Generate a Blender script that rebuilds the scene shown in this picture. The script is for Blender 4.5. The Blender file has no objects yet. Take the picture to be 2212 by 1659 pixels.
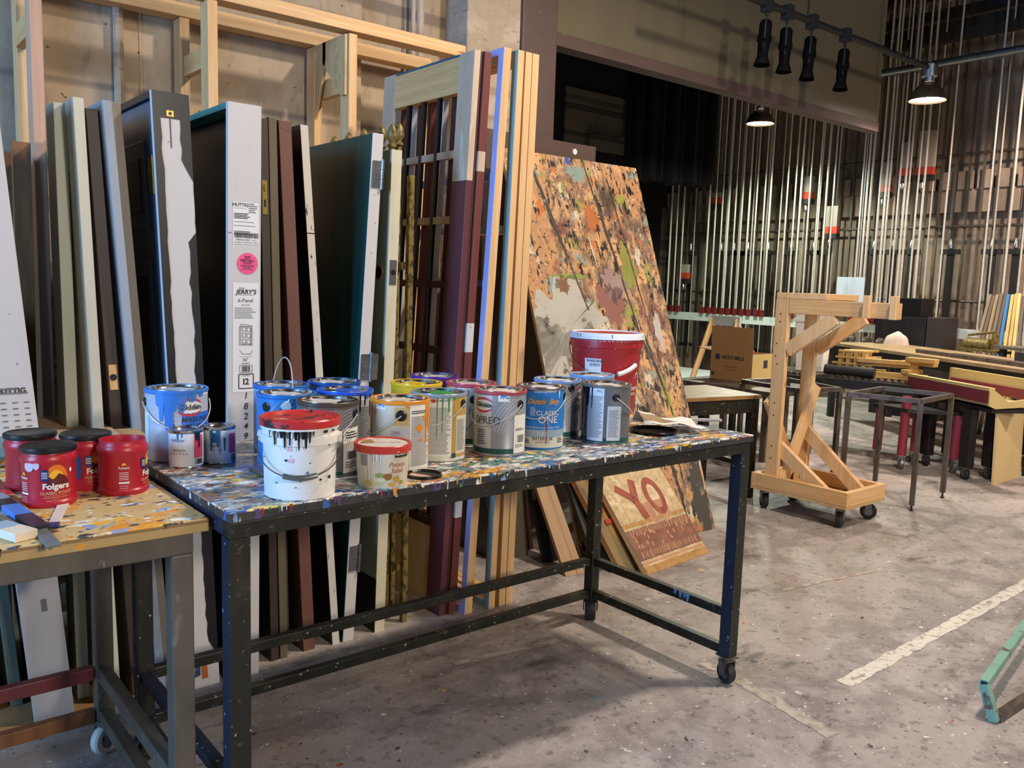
import bpy, bmesh, math, random
from mathutils import Vector, Matrix
from math import sin, cos, pi, radians as rad, atan2, hypot
random.seed(7)
SC = bpy.context.scene
COL = SC.collection
# ------------------------------------------------------------------ camera
F_PX, YAW, PITCH, ROLL, CAM_H = 1840.459, rad(50.55602), rad(6.88068), rad(1.85731), 1.418957
FW = Vector((cos(YAW)*cos(PITCH), sin(YAW)*cos(PITCH), -sin(PITCH)))
_R = Vector((sin(YAW), -cos(YAW), 0)); _U = _R.cross(FW)
RT = cos(ROLL)*_R + sin(ROLL)*_U; UP = -sin(ROLL)*_R + cos(ROLL)*_U
CAM = Vector((0, 0, CAM_H))
cd = bpy.data.cameras.new('camera'); co = bpy.data.objects.new('camera', cd); COL.objects.link(co)
cd.sensor_width = 36; cd.lens = 36*F_PX/2212; cd.clip_start = .05; cd.clip_end = 100
co.matrix_world = Matrix(((RT.x, UP.x, -FW.x, 0), (RT.y, UP.y, -FW.y, 0), (RT.z, UP.z, -FW.z, CAM_H), (0, 0, 0, 1)))
SC.camera = co
def ray(x, y): return FW + RT*((x-1106)/F_PX) - UP*((y-829.5)/F_PX)
def flo(x, y, z=0.0):
    d = ray(x, y); return CAM + d*((z-CAM_H)/d.z)
def pY(x, y, Y):
    d = ray(x, y); return CAM + d*(Y/d.y)
def pX(x, y, X):
    d = ray(x, y); return CAM + d*(X/d.x)
# ------------------------------------------------------------------ world, lamps, exposure
SC.view_settings.view_transform = 'Standard'; SC.view_settings.look = 'None'
SC.view_settings.gamma = 1; SC.view_settings.exposure = -0.08; SC.view_settings.use_curve_mapping = False
w = bpy.data.worlds.new('world'); SC.world = w; w.use_nodes = True
bg = w.node_tree.nodes['Background']; bg.inputs[0].default_value = (.62, .74, 1, 1); bg.inputs[1].default_value = .12
def lamp(kind, name, loc, power, col, size=.2, aim=None, cone=150, blend=.6, sy=None):
    d = bpy.data.lights.new(name, kind); d.energy = power; d.color = col
    if kind == 'AREA':
        d.shape = 'RECTANGLE' if sy else 'DISK'; d.size = size
        if sy: d.size_y = sy
    else: d.shadow_soft_size = size
    if kind == 'SPOT': d.spot_size = rad(cone); d.spot_blend = blend
    o = bpy.data.objects.new(name, d); COL.objects.link(o); o.location = loc
    if aim is not None: o.rotation_euler = (Vector(aim)-Vector(loc)).to_track_quat('-Z', 'Y').to_euler()
    return o
WARM = (1, .86, .72); COOL = (.26, .54, 1)
lamp('SPOT', 'overhead_light', (9.15, 2.6, 4.2), 700, (1, .80, .68), .15, (10.4, 3.2, 0), 118, .4)  # added spot outside the view, only there to brighten the fly wall
lamp('SPOT', 'overhead_light', (3.46, 1.11, 4.55), 640, WARM, .13, (3.46, 1.11, 0), 150, .5)
lamp('SPOT', 'overhead_light', (8.2, -1.0, 4.4), 560, WARM, .15, (8.2, -1.0, 0), 140, .5)
lamp('AREA', 'overhead_light', (1.6, -5.5, 3.6), 310, WARM, .7, aim=(1.6, 4, 1.4))
lamp('AREA', 'loading_door_daylight', (-4.6, 1.5, 2.5), 480, COOL, 1.8, aim=(1.0, 2.6, 1.3), sy=2.2)
# ------------------------------------------------------------------ helpers
def lin(c): c /= 255; return c/12.92 if c <= .04045 else ((c+.055)/1.055)**2.4
def hx(s): s = s.lstrip('#'); return (lin(int(s[:2], 16)), lin(int(s[2:4], 16)), lin(int(s[4:6], 16)), 1)
MAT = {}
def mk(name, base, rough=.6, metal=0, layers=(), bump=0, bscale=60, emit=None, coat=0):
    """procedural material: base colour, then layers (kind, scale, lo, hi, colour or palette, seed)"""
    m = bpy.data.materials.new(name); m.use_nodes = True; nt = m.node_tree; N = nt.nodes; Lk = nt.links
    b = N['Principled BSDF']; b.inputs['Roughness'].default_value = rough; b.inputs['Metallic'].default_value = metal
    if coat: b.inputs['Coat Weight'].default_value = coat
    tc = N.new('ShaderNodeTexCoord')
    def mp(scale, seed, rot=(0, 0, 0)):
        q = N.new('ShaderNodeMapping'); q.inputs['Location'].default_value = (seed*1.37, seed*2.11, seed*.73)
        q.inputs['Rotation'].default_value = rot
        q.inputs['Scale'].default_value = scale if isinstance(scale, tuple) else (scale,)*3
        Lk.new(tc.outputs['Object'], q.inputs[0]); return q.outputs[0]
    def ramp(pal, const=True):
        r = N.new('ShaderNodeValToRGB'); e = r.color_ramp; e.interpolation = 'CONSTANT' if const else 'LINEAR'
        while len(e.elements) < len(pal): e.elements.new(.5)
        for i, c in enumerate(pal):
            e.elements[i].position = i/len(pal); e.elements[i].color = hx(c)
        return r
    cur = None; basec = hx(base)
    for i, L in enumerate(layers):
        kind, scale, lo, hi, colr = L[:5]; seed = L[5] if len(L) > 5 else i+1.3
        v = mp(scale, seed, L[6] if len(L) > 6 else (0, 0, 0)); colsock = None
        if kind == 'noise':
            t = N.new('ShaderNodeTexNoise'); t.inputs['Scale'].default_value = 1; t.inputs['Detail'].default_value = 6; t.inputs['Roughness'].default_value = .62
            Lk.new(v, t.inputs['Vector']); fac = t.outputs['Fac']
        elif kind == 'wave':
            t = N.new('ShaderNodeTexWave'); t.inputs['Scale'].default_value = 1; t.inputs['Distortion'].default_value = 6; t.inputs['Detail'].default_value = 3; t.inputs['Detail Scale'].default_value = 1.2
            Lk.new(v, t.inputs['Vector']); fac = t.outputs['Fac']
        elif kind == 'z':      # a band of local height (a painted area, not shade)
            s = N.new('ShaderNodeSeparateXYZ'); Lk.new(tc.outputs['Object'], s.inputs[0]); fac = s.outputs[scale] if isinstance(scale, int) else s.outputs[2]
        else:                   # 'spots'
            n0 = N.new('ShaderNodeTexNoise'); n0.inputs['Scale'].default_value = 2.2; n0.inputs['Detail'].default_value = 4
            Lk.new(v, n0.inputs['Vector'])
            ad = N.new('ShaderNodeMixRGB'); ad.blend_type = 'ADD'; ad.inputs[0].default_value = .75
            Lk.new(v, ad.inputs[1]); Lk.new(n0.outputs['Color'], ad.inputs[2])
            t = N.new('ShaderNodeTexVoronoi'); t.inputs['Scale'].default_value = 1
            Lk.new(ad.outputs[0], t.inputs['Vector']); fac = t.outputs['Distance']
            if isinstance(colr, (list, tuple)):
                r = ramp(colr); sp = N.new('ShaderNodeSeparateColor'); Lk.new(t.outputs['Color'], sp.inputs[0]); Lk.new(sp.outputs[0], r.inputs[0]); colsock = r.outputs[0]
        if kind == 'noise' and isinstance(colr, (list, tuple)):
            mr0 = N.new('ShaderNodeMapRange'); mr0.inputs['From Min'].default_value = .3; mr0.inputs['From Max'].default_value = .7
            Lk.new(fac, mr0.inputs[0]); r = ramp(colr, False); Lk.new(mr0.outputs[0], r.inputs[0]); cur = r.outputs[0]; continue
        mr = N.new('ShaderNodeMapRange'); mr.inputs['From Min'].default_value = lo; mr.inputs['From Max'].default_value = hi
        Lk.new(fac, mr.inputs[0])
        mx = N.new('ShaderNodeMixRGB'); Lk.new(mr.outputs[0], mx.inputs[0])
        if cur is None: mx.inputs[1].default_value = basec
        else: Lk.new(cur, mx.inputs[1])
        if colsock is not None: Lk.new(colsock, mx.inputs[2])
        else: mx.inputs[2].default_value = hx(colr)
        cur = mx.outputs[0]
    if cur is None: b.inputs['Base Color'].default_value = basec
    else: Lk.new(cur, b.inputs['Base Color'])
    if bump:
        t = N.new('ShaderNodeTexNoise'); t.inputs['Scale'].default_value = 1; t.inputs['Detail'].default_value = 5
        Lk.new(mp(bscale, 9.1), t.inputs['Vector'])
        bp = N.new('ShaderNodeBump'); bp.inputs['Strength'].default_value = bump; bp.inputs['Distance'].default_value = .004
        Lk.new(t.outputs['Fac'], bp.inputs['Height']); Lk.new(bp.outputs[0], b.inputs['Normal'])
    if emit:
        b.inputs['Emission Color'].default_value = hx(emit[0]); b.inputs['Emission Strength'].default_value = emit[1]
    MAT[name] = m; return name
def P(base, rough=.55, metal=0, var=.0):
    """plain paint with slight wear"""
    n = 'paint_%s_%d_%d' % (base.strip('#'), int(rough*100), int(metal*100))
    if n in MAT: return n
    r, g, b = [int(base.strip('#')[i:i+2], 16) for i in (0, 2, 4)]
    dk = '#%02x%02x%02x' % tuple(int(c*.86) for c in (r, g, b))
    return mk(n, base, rough, metal, [('noise', (9, 9, 3), .45, .75, dk)])
ORG = {}
class MB:
    def __init__(s, m=None): s.v = []; s.f = []; s.mi = []; s.sm = []; s.mats = []; s.cur = m
    def add(s, verts, faces, m=None, smooth=False, xf=None):
        m = m or s.cur
        if m not in s.mats: s.mats.append(m)
        k = s.mats.index(m); o = len(s.v)
        s.v += [(xf @ Vector(v)) if xf else Vector(v) for v in verts]
        for f in faces: s.f.append([i+o for i in f]); s.mi.append(k); s.sm.append(smooth)
        return s
    def hexa(s, q, m=None, xf=None):
        """8 corners: bottom ring then top ring, both counter-clockwise seen from above"""
        return s.add(q, [(3, 2, 1, 0), (4, 5, 6, 7), (0, 1, 5, 4), (1, 2, 6, 5), (2, 3, 7, 6), (3, 0, 4, 7)], m, False, xf)
    def box(s, x0, x1, y0, y1, z0, z1, m=None, xf=None):
        return s.hexa([(x0, y0, z0), (x1, y0, z0), (x1, y1, z0), (x0, y1, z0), (x0, y0, z1), (x1, y0, z1), (x1, y1, z1), (x0, y1, z1)], m, xf)
    def bar(s, a, b, w, h, m=None, up=(0, 0, 1)):
        a = Vector(a); b = Vector(b); d = (b-a).normalized(); up = Vector(up)
        if abs(d.dot(up)) > .97: up = Vector((0, 1, 0))
        x = d.cross(up).normalized(); y = x.cross(d).normalized()
        r = [(-1, -1), (1, -1), (1, 1), (-1, 1)]
        q = [a+x*(i*w/2)+y*(j*h/2) for i, j in r]+[b+x*(i*w/2)+y*(j*h/2) for i, j in r]
        return s.add(q, [(3, 2, 1, 0), (4, 5, 6, 7), (0, 1, 5, 4), (1, 2, 6, 5), (2, 3, 7, 6), (3, 0, 4, 7)], m)
    def tube(s, pts, r, m=None, n=8, closed=False):
        pts = [Vector(p) for p in pts]; N = len(pts); vs = []; fs = []; nr = None
        for i, p in enumerate(pts):
            t = (pts[(i+1) % N]-pts[i-1]) if closed else (pts[min(i+1, N-1)]-pts[max(i-1, 0)])
            t.normalize()
            if nr is None: nr = t.orthogonal().normalized()
            else:
                nr = nr-t*nr.dot(t)
                nr = nr.normalized() if nr.length > 1e-6 else t.orthogonal().normalized()
            bn = t.cross(nr); rr = r[i] if isinstance(r, (list, tuple)) else r
            vs += [p+(nr*cos(2*pi*k/n)+bn*sin(2*pi*k/n))*rr for k in range(n)]
        for i in range(N if closed else N-1):
            j = (i+1) % N
            fs += [(i*n+k, i*n+(k+1) % n, j*n+(k+1) % n, j*n+k) for k in range(n)]
        s.add(vs, fs, m, True)
        if not closed: s.add(vs[:n], [tuple(range(n-1, -1, -1))], m); s.add(vs[-n:], [tuple(range(n))], m)
        return s
    def lathe(s, prof, m=None, n=40, xf=None, caps=True):
        """profile of (radius, z) from bottom to top; zero radii close it"""
        vs = []; fs = []; N = len(prof)
        for r, z in prof: vs += [(r*cos(2*pi*k/n), r*sin(2*pi*k/n), z) for k in range(n)]
        for i in range(N-1): fs += [(i*n+k, i*n+(k+1) % n, (i+1)*n+(k+1) % n, (i+1)*n+k) for k in range(n)]
        s.add(vs, fs, m, True, xf)
        if caps:
            if prof[0][0] > 1e-6: s.add(vs[:n], [tuple(range(n-1, -1, -1))], m, False, xf)
            if prof[-1][0] > 1e-6: s.add(vs[-n:], [tuple(range(n))], m, False, xf)
        return s
    def prism(s, pts, y0, y1, m=None, xf=None):
        """outline of (x, z) extruded along y"""
        n = len(pts); vs = [(x, y0, z) for x, z in pts]+[(x, y1, z) for x, z in pts]
        fs = [tuple(range(n)), tuple(range(2*n-1, n-1, -1))]+[(i, i+n, (i+1) % n+n, (i+1) % n) for i in range(n)]
        return s.add(vs, fs, m, False, xf)
    def build(s, name, parent=None, bevel=0, world=True, sharp=35):
        me = bpy.data.meshes.new(name); off = ORG.get(parent.name, Vector()) if (parent and world) else Vector()
        me.from_pydata([tuple(v-off) for v in s.v], [], s.f); me.update()
        for m in s.mats: me.materials.append(MAT[m])
        me.polygons.foreach_set('material_index', s.mi); me.polygons.foreach_set('use_smooth', s.sm)
        bm = bmesh.new(); bm.from_mesh(me); bmesh.ops.remove_doubles(bm, verts=bm.verts, dist=1e-6)
        bmesh.ops.dissolve_degenerate(bm, dist=1e-7, edges=bm.edges)
        bmesh.ops.recalc_face_normals(bm, faces=bm.faces); bm.to_mesh(me); bm.free()
        if any(s.sm): me.set_sharp_from_angle(angle=rad(sharp))
        o = bpy.data.objects.new(name, me); COL.objects.link(o)
        if parent: o.parent = parent; ORG[o.name] = off
        if bevel:
            b = o.modifiers.new('edge', 'BEVEL'); b.width = bevel; b.segments = 2; b.limit_method = 'ANGLE'; b.angle_limit = rad(50)
        return o
def tag(o, label, cat, group=None, kind=None):
    o['label'] = label; o['category'] = cat
    if group: o['group'] = group
    if kind: o['kind'] = kind
    return o
def E(name, label, cat, loc, rz=0, group=None):
    o = bpy.data.objects.new(name, None); COL.objects.link(o); o.empty_display_size = .05
    o.location = loc; o.rotation_euler = (0, 0, rz); ORG[o.name] = Vector(loc); return tag(o, label, cat, group)
def solo(mb, name, label, cat, group=None, bevel=0, kind=None):
    """a thing of one mesh, its origin moved to the middle of its base"""
    lo = [min(v[i] for v in mb.v) for i in range(3)]; hi = [max(v[i] for v in mb.v) for i in range(3)]
    c = Vector(((lo[0]+hi[0])/2, (lo[1]+hi[1])/2, lo[2])); mb.v = [v-c for v in mb.v]
    o = mb.build(name, None, bevel); o.location = c; return tag(o, label, cat, group, kind)
def struct(mb, name, bevel=0):
    o = mb.build(name, None, bevel); o['kind'] = 'structure'; return o
def dup(root, loc, rz, label, group=None):
    r = root.copy(); COL.objects.link(r); r.location = loc; r.rotation_euler = (0, 0, rz); r['label'] = label; ORG[r.name] = Vector(loc)
    if group: r['group'] = group
    for ch in list(root.children):
        c = ch.copy(); COL.objects.link(c); c.parent = r
        for g in list(ch.children):
            d = g.copy(); COL.objects.link(d); d.parent = c
    return r
_TX = {}
def txt(body, size, bold=0, shear=0, wide=1, align='CENTER'):
    key = (body, size, bold, shear, wide, align)
    if key in _TX: return _TX[key]
    c = bpy.data.curves.new('t', 'FONT'); c.body = body; c.size = size; c.align_x = align; c.align_y = 'CENTER'; c.offset = bold*size*.02
    c.shear = shear; c.resolution_u = 3
    o = bpy.data.objects.new('t', c); me = bpy.data.meshes.new_from_object(o)
    r = ([(v.co.x*wide, v.co.y) for v in me.vertices], [tuple(p.vertices) for p in me.polygons])
    bpy.data.objects.remove(o); bpy.data.meshes.remove(me); bpy.data.curves.remove(c); _TX[key] = r; return r
def ftext(mb, body, size, org, ux, uz, m, **k):
    """flat lettering: org centre, ux reading direction, uz up"""
    v, f = txt(body, size, **k); org = Vector(org); ux = Vector(ux); uz = Vector(uz)
    mb.add([org+ux*x+uz*y for x, y in v], f, m)
def frect(mb, org, ux, uz, w, h, m):
    org = Vector(org); ux = Vector(ux); uz = Vector(uz)
    mb.add([org-ux*w/2-uz*h/2, org+ux*w/2-uz*h/2, org+ux*w/2+uz*h/2, org-ux*w/2+uz*h/2], [(0, 1, 2, 3)], m)
def bez(a, b, n):
    return [Vector(a).lerp(Vector(b), i/n) for i in range(n+1)]
# ------------------------------------------------------------------ materials
mk('concrete_floor', '#a39a92', .62, 0, [('noise', 1.3, 0, 0, ['#7b736e', '#9d938c', '#a59b94', '#877e79', '#aba19a']), ('noise', (26, 26, 26), .55, .75, '#5d5650'),
   ('noise', (90, 90, 90), .60, .70, '#c4bab0'), ('spots', 9, .10, .075, ['#e8e4dc', '#3c3632', '#d9a43c', '#c4c2be', '#4a4440', '#b05a3a', '#dcd8d0', '#6f86a8'], 3.1),
   ('spots', 26, .13, .10, ['#e2ded6', '#40393a', '#544c48', '#cfc9bf', '#3a3633'], 5.7), ('noise', (2.2, 5, 2), .60, .72, '#5a5450', 8.2)], bump=.25, bscale=70)
mk('line_paint', '#d8cfc2', .7, 0, [('noise', 30, .52, .62, '#9b8f84'), ('noise', 8, .58, .75, '#a89c90', 4)])
mk('worn_line', '#b7ab9c', .7, 0, [('noise', 14, .45, .6, '#8f8379')])
mk('concrete_wall', '#a89682', .85, 0, [('noise', (1.2, 1.2, .9), 0, 0, ['#a08e78', '#b5a289', '#aa9880', '#bfac92', '#a4937b']), ('noise', (16, 16, 5), .55, .75, '#857767'),
   ('spots', 14, .09, .06, '#4f453b', 2.2), ('wave', (0, 0, 2.6), .93, .985, '#85776a', 1.0)], bump=.2, bscale=22)
mk('concrete_pillar', '#b5a48f', .85, 0, [('noise', (2, 2, 3), 0, 0, ['#9c8b78', '#b2a08b', '#a8967f', '#bba994']), ('wave', (0, 0, 3.4), .90, .98, '#8c7c69', 2), ('noise', (12, 12, 30), .58, .7, '#8f7f6c', 5)], bump=.3, bscale=30)
mk('brown_paint', '#5a4740', .6, 0, [('noise', (3, 3, 1.5), .42, .7, '#54413a'), ('noise', (2, 2, 9), .64, .70, '#6d5a50'), ('spots', 12, .06, .04, '#8a7868', 3)])
mk('header_panel', '#6d6550', .42, 0, [('noise', (3, 3, .6), .4, .75, '#655d48')])
mk('stage_concrete', '#6a5f55', .9, 0, [('noise', 3, .45, .7, '#4c443d'), ('wave', (0, 0, 4), .9, .98, '#3f3832', 1)])
mk('stage_black', '#131111', .9, 0, [('noise', 3, .5, .8, '#1b1817')])
mk('fly_concrete', '#988572', .85, 0, [('noise', (.8, 1.4, 1.2), 0, 0, ['#7b6c5c', '#9a8774', '#8d7b69', '#a38f7b']), ('noise', (6, 6, 2), .58, .72, '#7b6b5b', 4)])
mk('deck_dark', '#1d1815', .85, 0, [('noise', 4, .45, .75, '#2b231e')])
mk('pine', '#e0b883', .6, 0, [('noise', (38, 38, 1.6), .35, .72, '#cf9f68'), ('noise', (90, 90, 2.5), .5, .75, '#e9c795', 3), ('spots', (7, 7, 1.6), .07, .03, '#8f5f38', 6)], bump=.08, bscale=40)
mk('pine_x', '#e0b883', .6, 0, [('noise', (1.6, 38, 38), .35, .72, '#cf9f68'), ('noise', (2.5, 90, 90), .5, .75, '#e9c795', 3), ('spots', (1.6, 7, 7), .07, .03, '#8f5f38', 6)], bump=.08, bscale=40)
mk('pine_y', '#dcb077', .6, 0, [('noise', (38, 1.6, 38), .35, .72, '#c8965c'), ('noise', (90, 2.5, 90), .5, .75, '#e6c08a', 3), ('spots', (7, 1.6, 7), .07, .03, '#7f5330', 6)], bump=.08, bscale=40)
mk('pink_fir', '#cfa58a', .6, 0, [('noise', (36, 36, 1.5), .38, .7, '#bd8d70'), ('spots', (6, 6, 2.2), .08, .03, '#8d5c44', 6)])
mk('brown_stain', '#8a5a34', .6, 0, [('noise', (30, 30, 1.4), .35, .72, '#6b4326'), ('spots', (6, 6, 2.2), .09, .04, '#4a2c18', 6)])
mk('plywood', '#c9ab7a', .65, 0, [('noise', (2, 22, 6), .4, .7, '#b49361'), ('noise', 9, .58, .7, '#d6bd92', 3)])
mk('particle', '#b8854e', .75, 0, [('noise', 60, .45, .65, '#9c6c3b')])
mk('kraft', '#9c7549', .8, 0, [('noise', 5, .5, .8, '#91693f')])
mk('kraft_light', '#c9b070', .8, 0, [('noise', 5, .5, .8, '#bda463')])
PAINTS = ['#e9e6de', '#3b64a8', '#d98a2b', '#2f6d6a', '#d8b23a', '#8c3a3c', '#f0eee8', '#4a4f55', '#7aa0c8', '#c9a77a', '#e8e2d6', '#22242a', '#5f8f55', '#5b4a80']
mk('splatter_top', '#5b6468', .38, 0, [('noise', (2.6, 4.6, 1), 0, 0, ['#2c3236', '#5f8790', '#9a8b74', '#4a5058', '#7f9bb4', '#66624f', '#b09a74', '#3d474d']),
   ('noise', (9, 15, 5), .53, .57, '#b3bcc0', 2), ('noise', (12, 20, 6), .56, .59, '#efece4', 7), ('noise', (5, 8, 4), .585, .60, '#e3a52c', 11), ('noise', (6, 11, 5), .59, .605, '#2f62a8', 13),
   ('noise', (7, 10, 5), .60, .615, '#cf8460', 17), ('noise', (5, 8, 4), .605, .62, '#e6cf72', 21), ('noise', (6, 9, 4), .615, .63, '#2d7a74', 31), ('noise', (8, 12, 4), .62, .63, '#6d4a42', 35), ('spots', (15, 28, 30), .34, .29, PAINTS, 3), ('spots', (38, 70, 60), .32, .27, PAINTS, 9), ('noise', (26, 44, 30), .60, .62, '#22242a', 23),
   ('noise', (18, 36, 30), .60, .62, '#f6f4ee', 29), ('spots', (11, 17, 30), .20, .17, ['#e8a22e', '#3b64a8', '#f0eee8', '#cf6a4a', '#8fb4d8', '#f0c84a', '#f0eee8', '#3f8f62'], 43)], bump=.5, bscale=55, coat=.15)
mk('splatter_edge', '#2b2b2b', .5, 0, [('noise', (6, 6, 2), 0, 0, ['#26272a', '#3a3834', '#2b2d33', '#3d3e3a']), ('spots', (26, 26, 9), .27, .22, PAINTS, 3), ('noise', (40, 40, 4), .64, .67, '#e8e6df', 5), ('noise', (9, 9, 8), .66, .69, '#2d6e74', 8)], bump=.4)
mk('splatter_ply', '#d9bd84', .5, 0, [('noise', (2, 5, 3), .45, .7, '#cba96c'), ('noise', (5, 7, 4), .60, .62, '#e59a2a', 11), ('noise', (6, 9, 4), .62, .635, '#ecb54a', 4), ('noise', (9, 15, 4), .59, .61, '#efe3c4', 14), ('spots', (13, 20, 30), .27, .22, ['#f0ede4', '#2f3f66', '#e6902c', '#f0ede4', '#57646e', '#9fb0d0', '#3f4146', '#f2c45a', '#6f4a3a'], 3),
   ('spots', (34, 50, 60), .26, .21, ['#f0ede4', '#2f3340', '#57646e', '#d9853a', '#413f40', '#2f4f86'], 6), ('noise', (10, 18, 8), .61, .625, '#8fa3c4', 19), ('noise', (13, 22, 8), .62, .635, '#f6f2e8', 23), ('noise', (16, 30, 8), .63, .645, '#3a3f4c', 27)], bump=.3, bscale=50)
mk('ply_edge', '#b89a62', .6, 0, [('wave', (0, 0, 55), .4, .6, '#8d7046'), ('spots', (18, 18, 30), .22, .17, ['#2f5f9c', '#e29a2b', '#f0ede4', '#c9a65c', '#4c4438'], 4)])
mk('table_steel', '#23241f', .42, .25, [('noise', (12, 12, 7), .48, .72, '#38372b'), ('noise', (20, 20, 20), .62, .68, '#544f3a', 4), ('spots', 40, .13, .09, ['#c9c6bc', '#38557e', '#8a8464', '#c9c6bc', '#5a5f52'], 7)])
mk('table_steel_cool_lit', '#1f2a3b', .42, .2, [('noise', (9, 9, 5), .5, .75, '#1d2430'), ('spots', 36, .16, .11, ['#d9d9d6', '#7f97bd', '#23242a', '#d9d9d6'], 7)])  # table steel with the cool light from the left put into its colour
mk('bench_steel', '#6c675c', .5, .3, [('noise', (9, 9, 4), .42, .72, '#57524a'), ('noise', (26, 26, 9), .62, .68, '#837d70', 4), ('noise', (6, 6, 6), .68, .71, '#7d948a', 9)])
mk('raw_steel', '#6a5f56', .42, .45, [('noise', (14, 14, 5), .42, .7, '#443b35'), ('noise', (30, 30, 12), .62, .7, '#7b7168', 4)])
mk('tin', '#c8c8c6', .22, 1, [('noise', 12, .5, .8, '#a6a8aa')])
mk('steel', '#b4b4b2', .3, 1, [('noise', 16, .45, .8, '#8d8f90')])
mk('galv', '#8d9092', .38, .9, [('noise', 22, .45, .7, '#72767a')])
mk('brass', '#c9ae5e', .28, 1, [('noise', 22, .5, .8, '#a58a44')])
mk('gold_paint', '#85713c', .5, .25, [('noise', (60, 60, 34), .48, .60, '#3f3416'), ('noise', (70, 70, 40), .62, .7, '#b39d5c', 4)])
mk('black_plastic', '#161718', .35, 0, [('noise', 20, .5, .8, '#202123')])
mk('rubber', '#1c1c1d', .6, 0, [('noise', 20, .5, .8, '#2a2a2b')])
mk('white_plastic', '#e6e6e0', .35, 0, [('noise', 12, .55, .8, '#dad9d2'), ('spots', 34, .09, .06, ['#34343a', '#5a5a60', '#c8c8c4'], 5)])
mk('rope', '#cfc6b8', .38, .35, [('noise', (40, 40, 90), .45, .7, '#b3aa9c')])
mk('alu', '#c3c4c2', .25, .9, [('noise', (30, 30, 3), .45, .7, '#9b9c9b')])
# ------------------------------------------------------------------ setting
fl = MB('concrete_floor'); fl.box(-7, 14, -9, 14, -.12, 0)
def strip(mb, a, b, wd, m, n=40, z=.0015, seed=1):
    """a brushed line on the floor with uneven edges"""
    R = random.Random(seed); a = Vector(a); b = Vector(b); d = (b-a).normalized(); s = Vector((-d.y, d.x, 0)); vs = []
    for i in range(n+1):
        p = a.lerp(b, i/n); vs += [p-s*(wd/2+R.uniform(-.006, .006))+Vector((0, 0, z)), p+s*(wd/2+R.uniform(-.006, .006))+Vector((0, 0, z))]
    mb.add(vs, [(2*i, 2*i+2, 2*i+3, 2*i+1) for i in range(n)], m)
strip(fl, flo(1822, 1478), flo(2250, 1243), .062, 'line_paint')
strip(fl, flo(1598, 1470), flo(1800, 1590), .055, 'worn_line', seed=3)
strip(fl, flo(1512, 1432), flo(1552, 1446), .05, 'worn_line', n=8, seed=5)
strip(fl, flo(1690, 1275), flo(1885, 1234), .022, 'worn_line', n=14, seed=4)
strip(fl, flo(980, 1435), flo(1210, 1383), .035, 'worn_line', n=20, seed=8)
struct(fl, 'floor')
ce = MB('deck_dark'); ce.box(-7, 12, -9, 13, 5.6, 5.7)
for i in range(15): ce.box(-7, 12, -3+i*1.05, -2.9+i*1.05, 5.3, 5.6)
for x in (3, 6.2, 9.2, 10.7): ce.box(x, x+.12, -9, 13, 5.05, 5.6)
struct(ce, 'ceiling')
WY = 4.22
wl = MB('concrete_wall'); wl.box(-7, pY(745+0*1, 200, WY).x if False else 2.35, WY, WY+.3, 0, 5.6); wl.box(2.35, 3.1, WY+.05, WY+.3, 0, 5.6)
for px in (240, 300): 
    X = pY(px, 100, WY).x; wl.box(X, X+.012, WY-.004, WY, 0, 5.6)
struct(wl, 'wall_left')
X0, X1, X2 = pY(1010, 60, 4.05).x, pY(1125, 60, 4.05).x, pY(1205, 60, 4.03).x
pi_ = MB('concrete_pillar'); pi_.box(X0, X1, 4.05, 4.6, 0, 5.6); struct(pi_, 'wall_pillar', .008)
pb = MB('brown_paint'); pb.box(X1+.001, X2, 4.03, 4.6, 0, 5.6); struct(pb, 'trim_1', .008)
hz0 = pY(1205, 100, 4.1).z; HX = pY(1893, 290, 4.1).x
he = MB('header_panel'); he.box(X2+.002, HX, 4.10, 4.2, hz0+.08, 5.6); he.box(X2+.002, HX, 4.085, 4.2, hz0, hz0+.078, 'brown_paint')
struct(he, 'wall_header')
XB = 11.25
wb = MB('fly_concrete'); wb.box(XB, XB+.3, 1, 13, 0, 5.6)
z1 = pX(2100, 408, XB-.1).z
wb.box(XB-.10, XB, 1, 13, z1-.28, z1)
for i in range(52): wb.box(XB-.13, XB-.10, 1.05+i*.23, 1.23+i*.23, z1+.0, z1+.22)
struct(wb, 'wall_back')
ws = MB('stage_black'); ws.box(3, XB, 9.6, 9.8, 0, 5.6)
a, b = pY(1222, 170, 9.58), pY(1356, 330, 9.58); ws.box(a.x, b.x, 9.56, 9.6, b.z-.05, a.z-.1, 'stage_concrete')
a2 = pY(1440, 620, 9.58); ws.box(b.x+.9, b.x+3.2, 9.57, 9.6, 0, a2.z+1.3, 'stage_concrete')
struct(ws, 'wall_stage')
def pipe(label, pts, r, m='galv', name='conduit', cat='conduit', group=None):
    return solo(MB(m).tube(pts, r), name, label, cat, group)
for px, r, lb in ((254, .022, 'grey vertical conduit on the concrete wall behind the pale door slabs'), (894, .012, 'thinner of two conduits on the concrete wall beside the pillar'), (908, .02, 'thicker of two conduits on the concrete wall beside the pillar')):
    X = pY(px, 40, WY-.03).x; pipe(lb, [(X, WY-.012-r, 0), (X, WY-.012-r, 5.6)], r, 'concrete_pillar')
q = [pY(x, y, 9.5) for x, y in ((1270, 330), (1272, 296), (1280, 289), (1340, 300), (1349, 292), (1355, 205))]
pipe('bent thin conduit on the dark stage wall under the header', q, .02)
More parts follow.
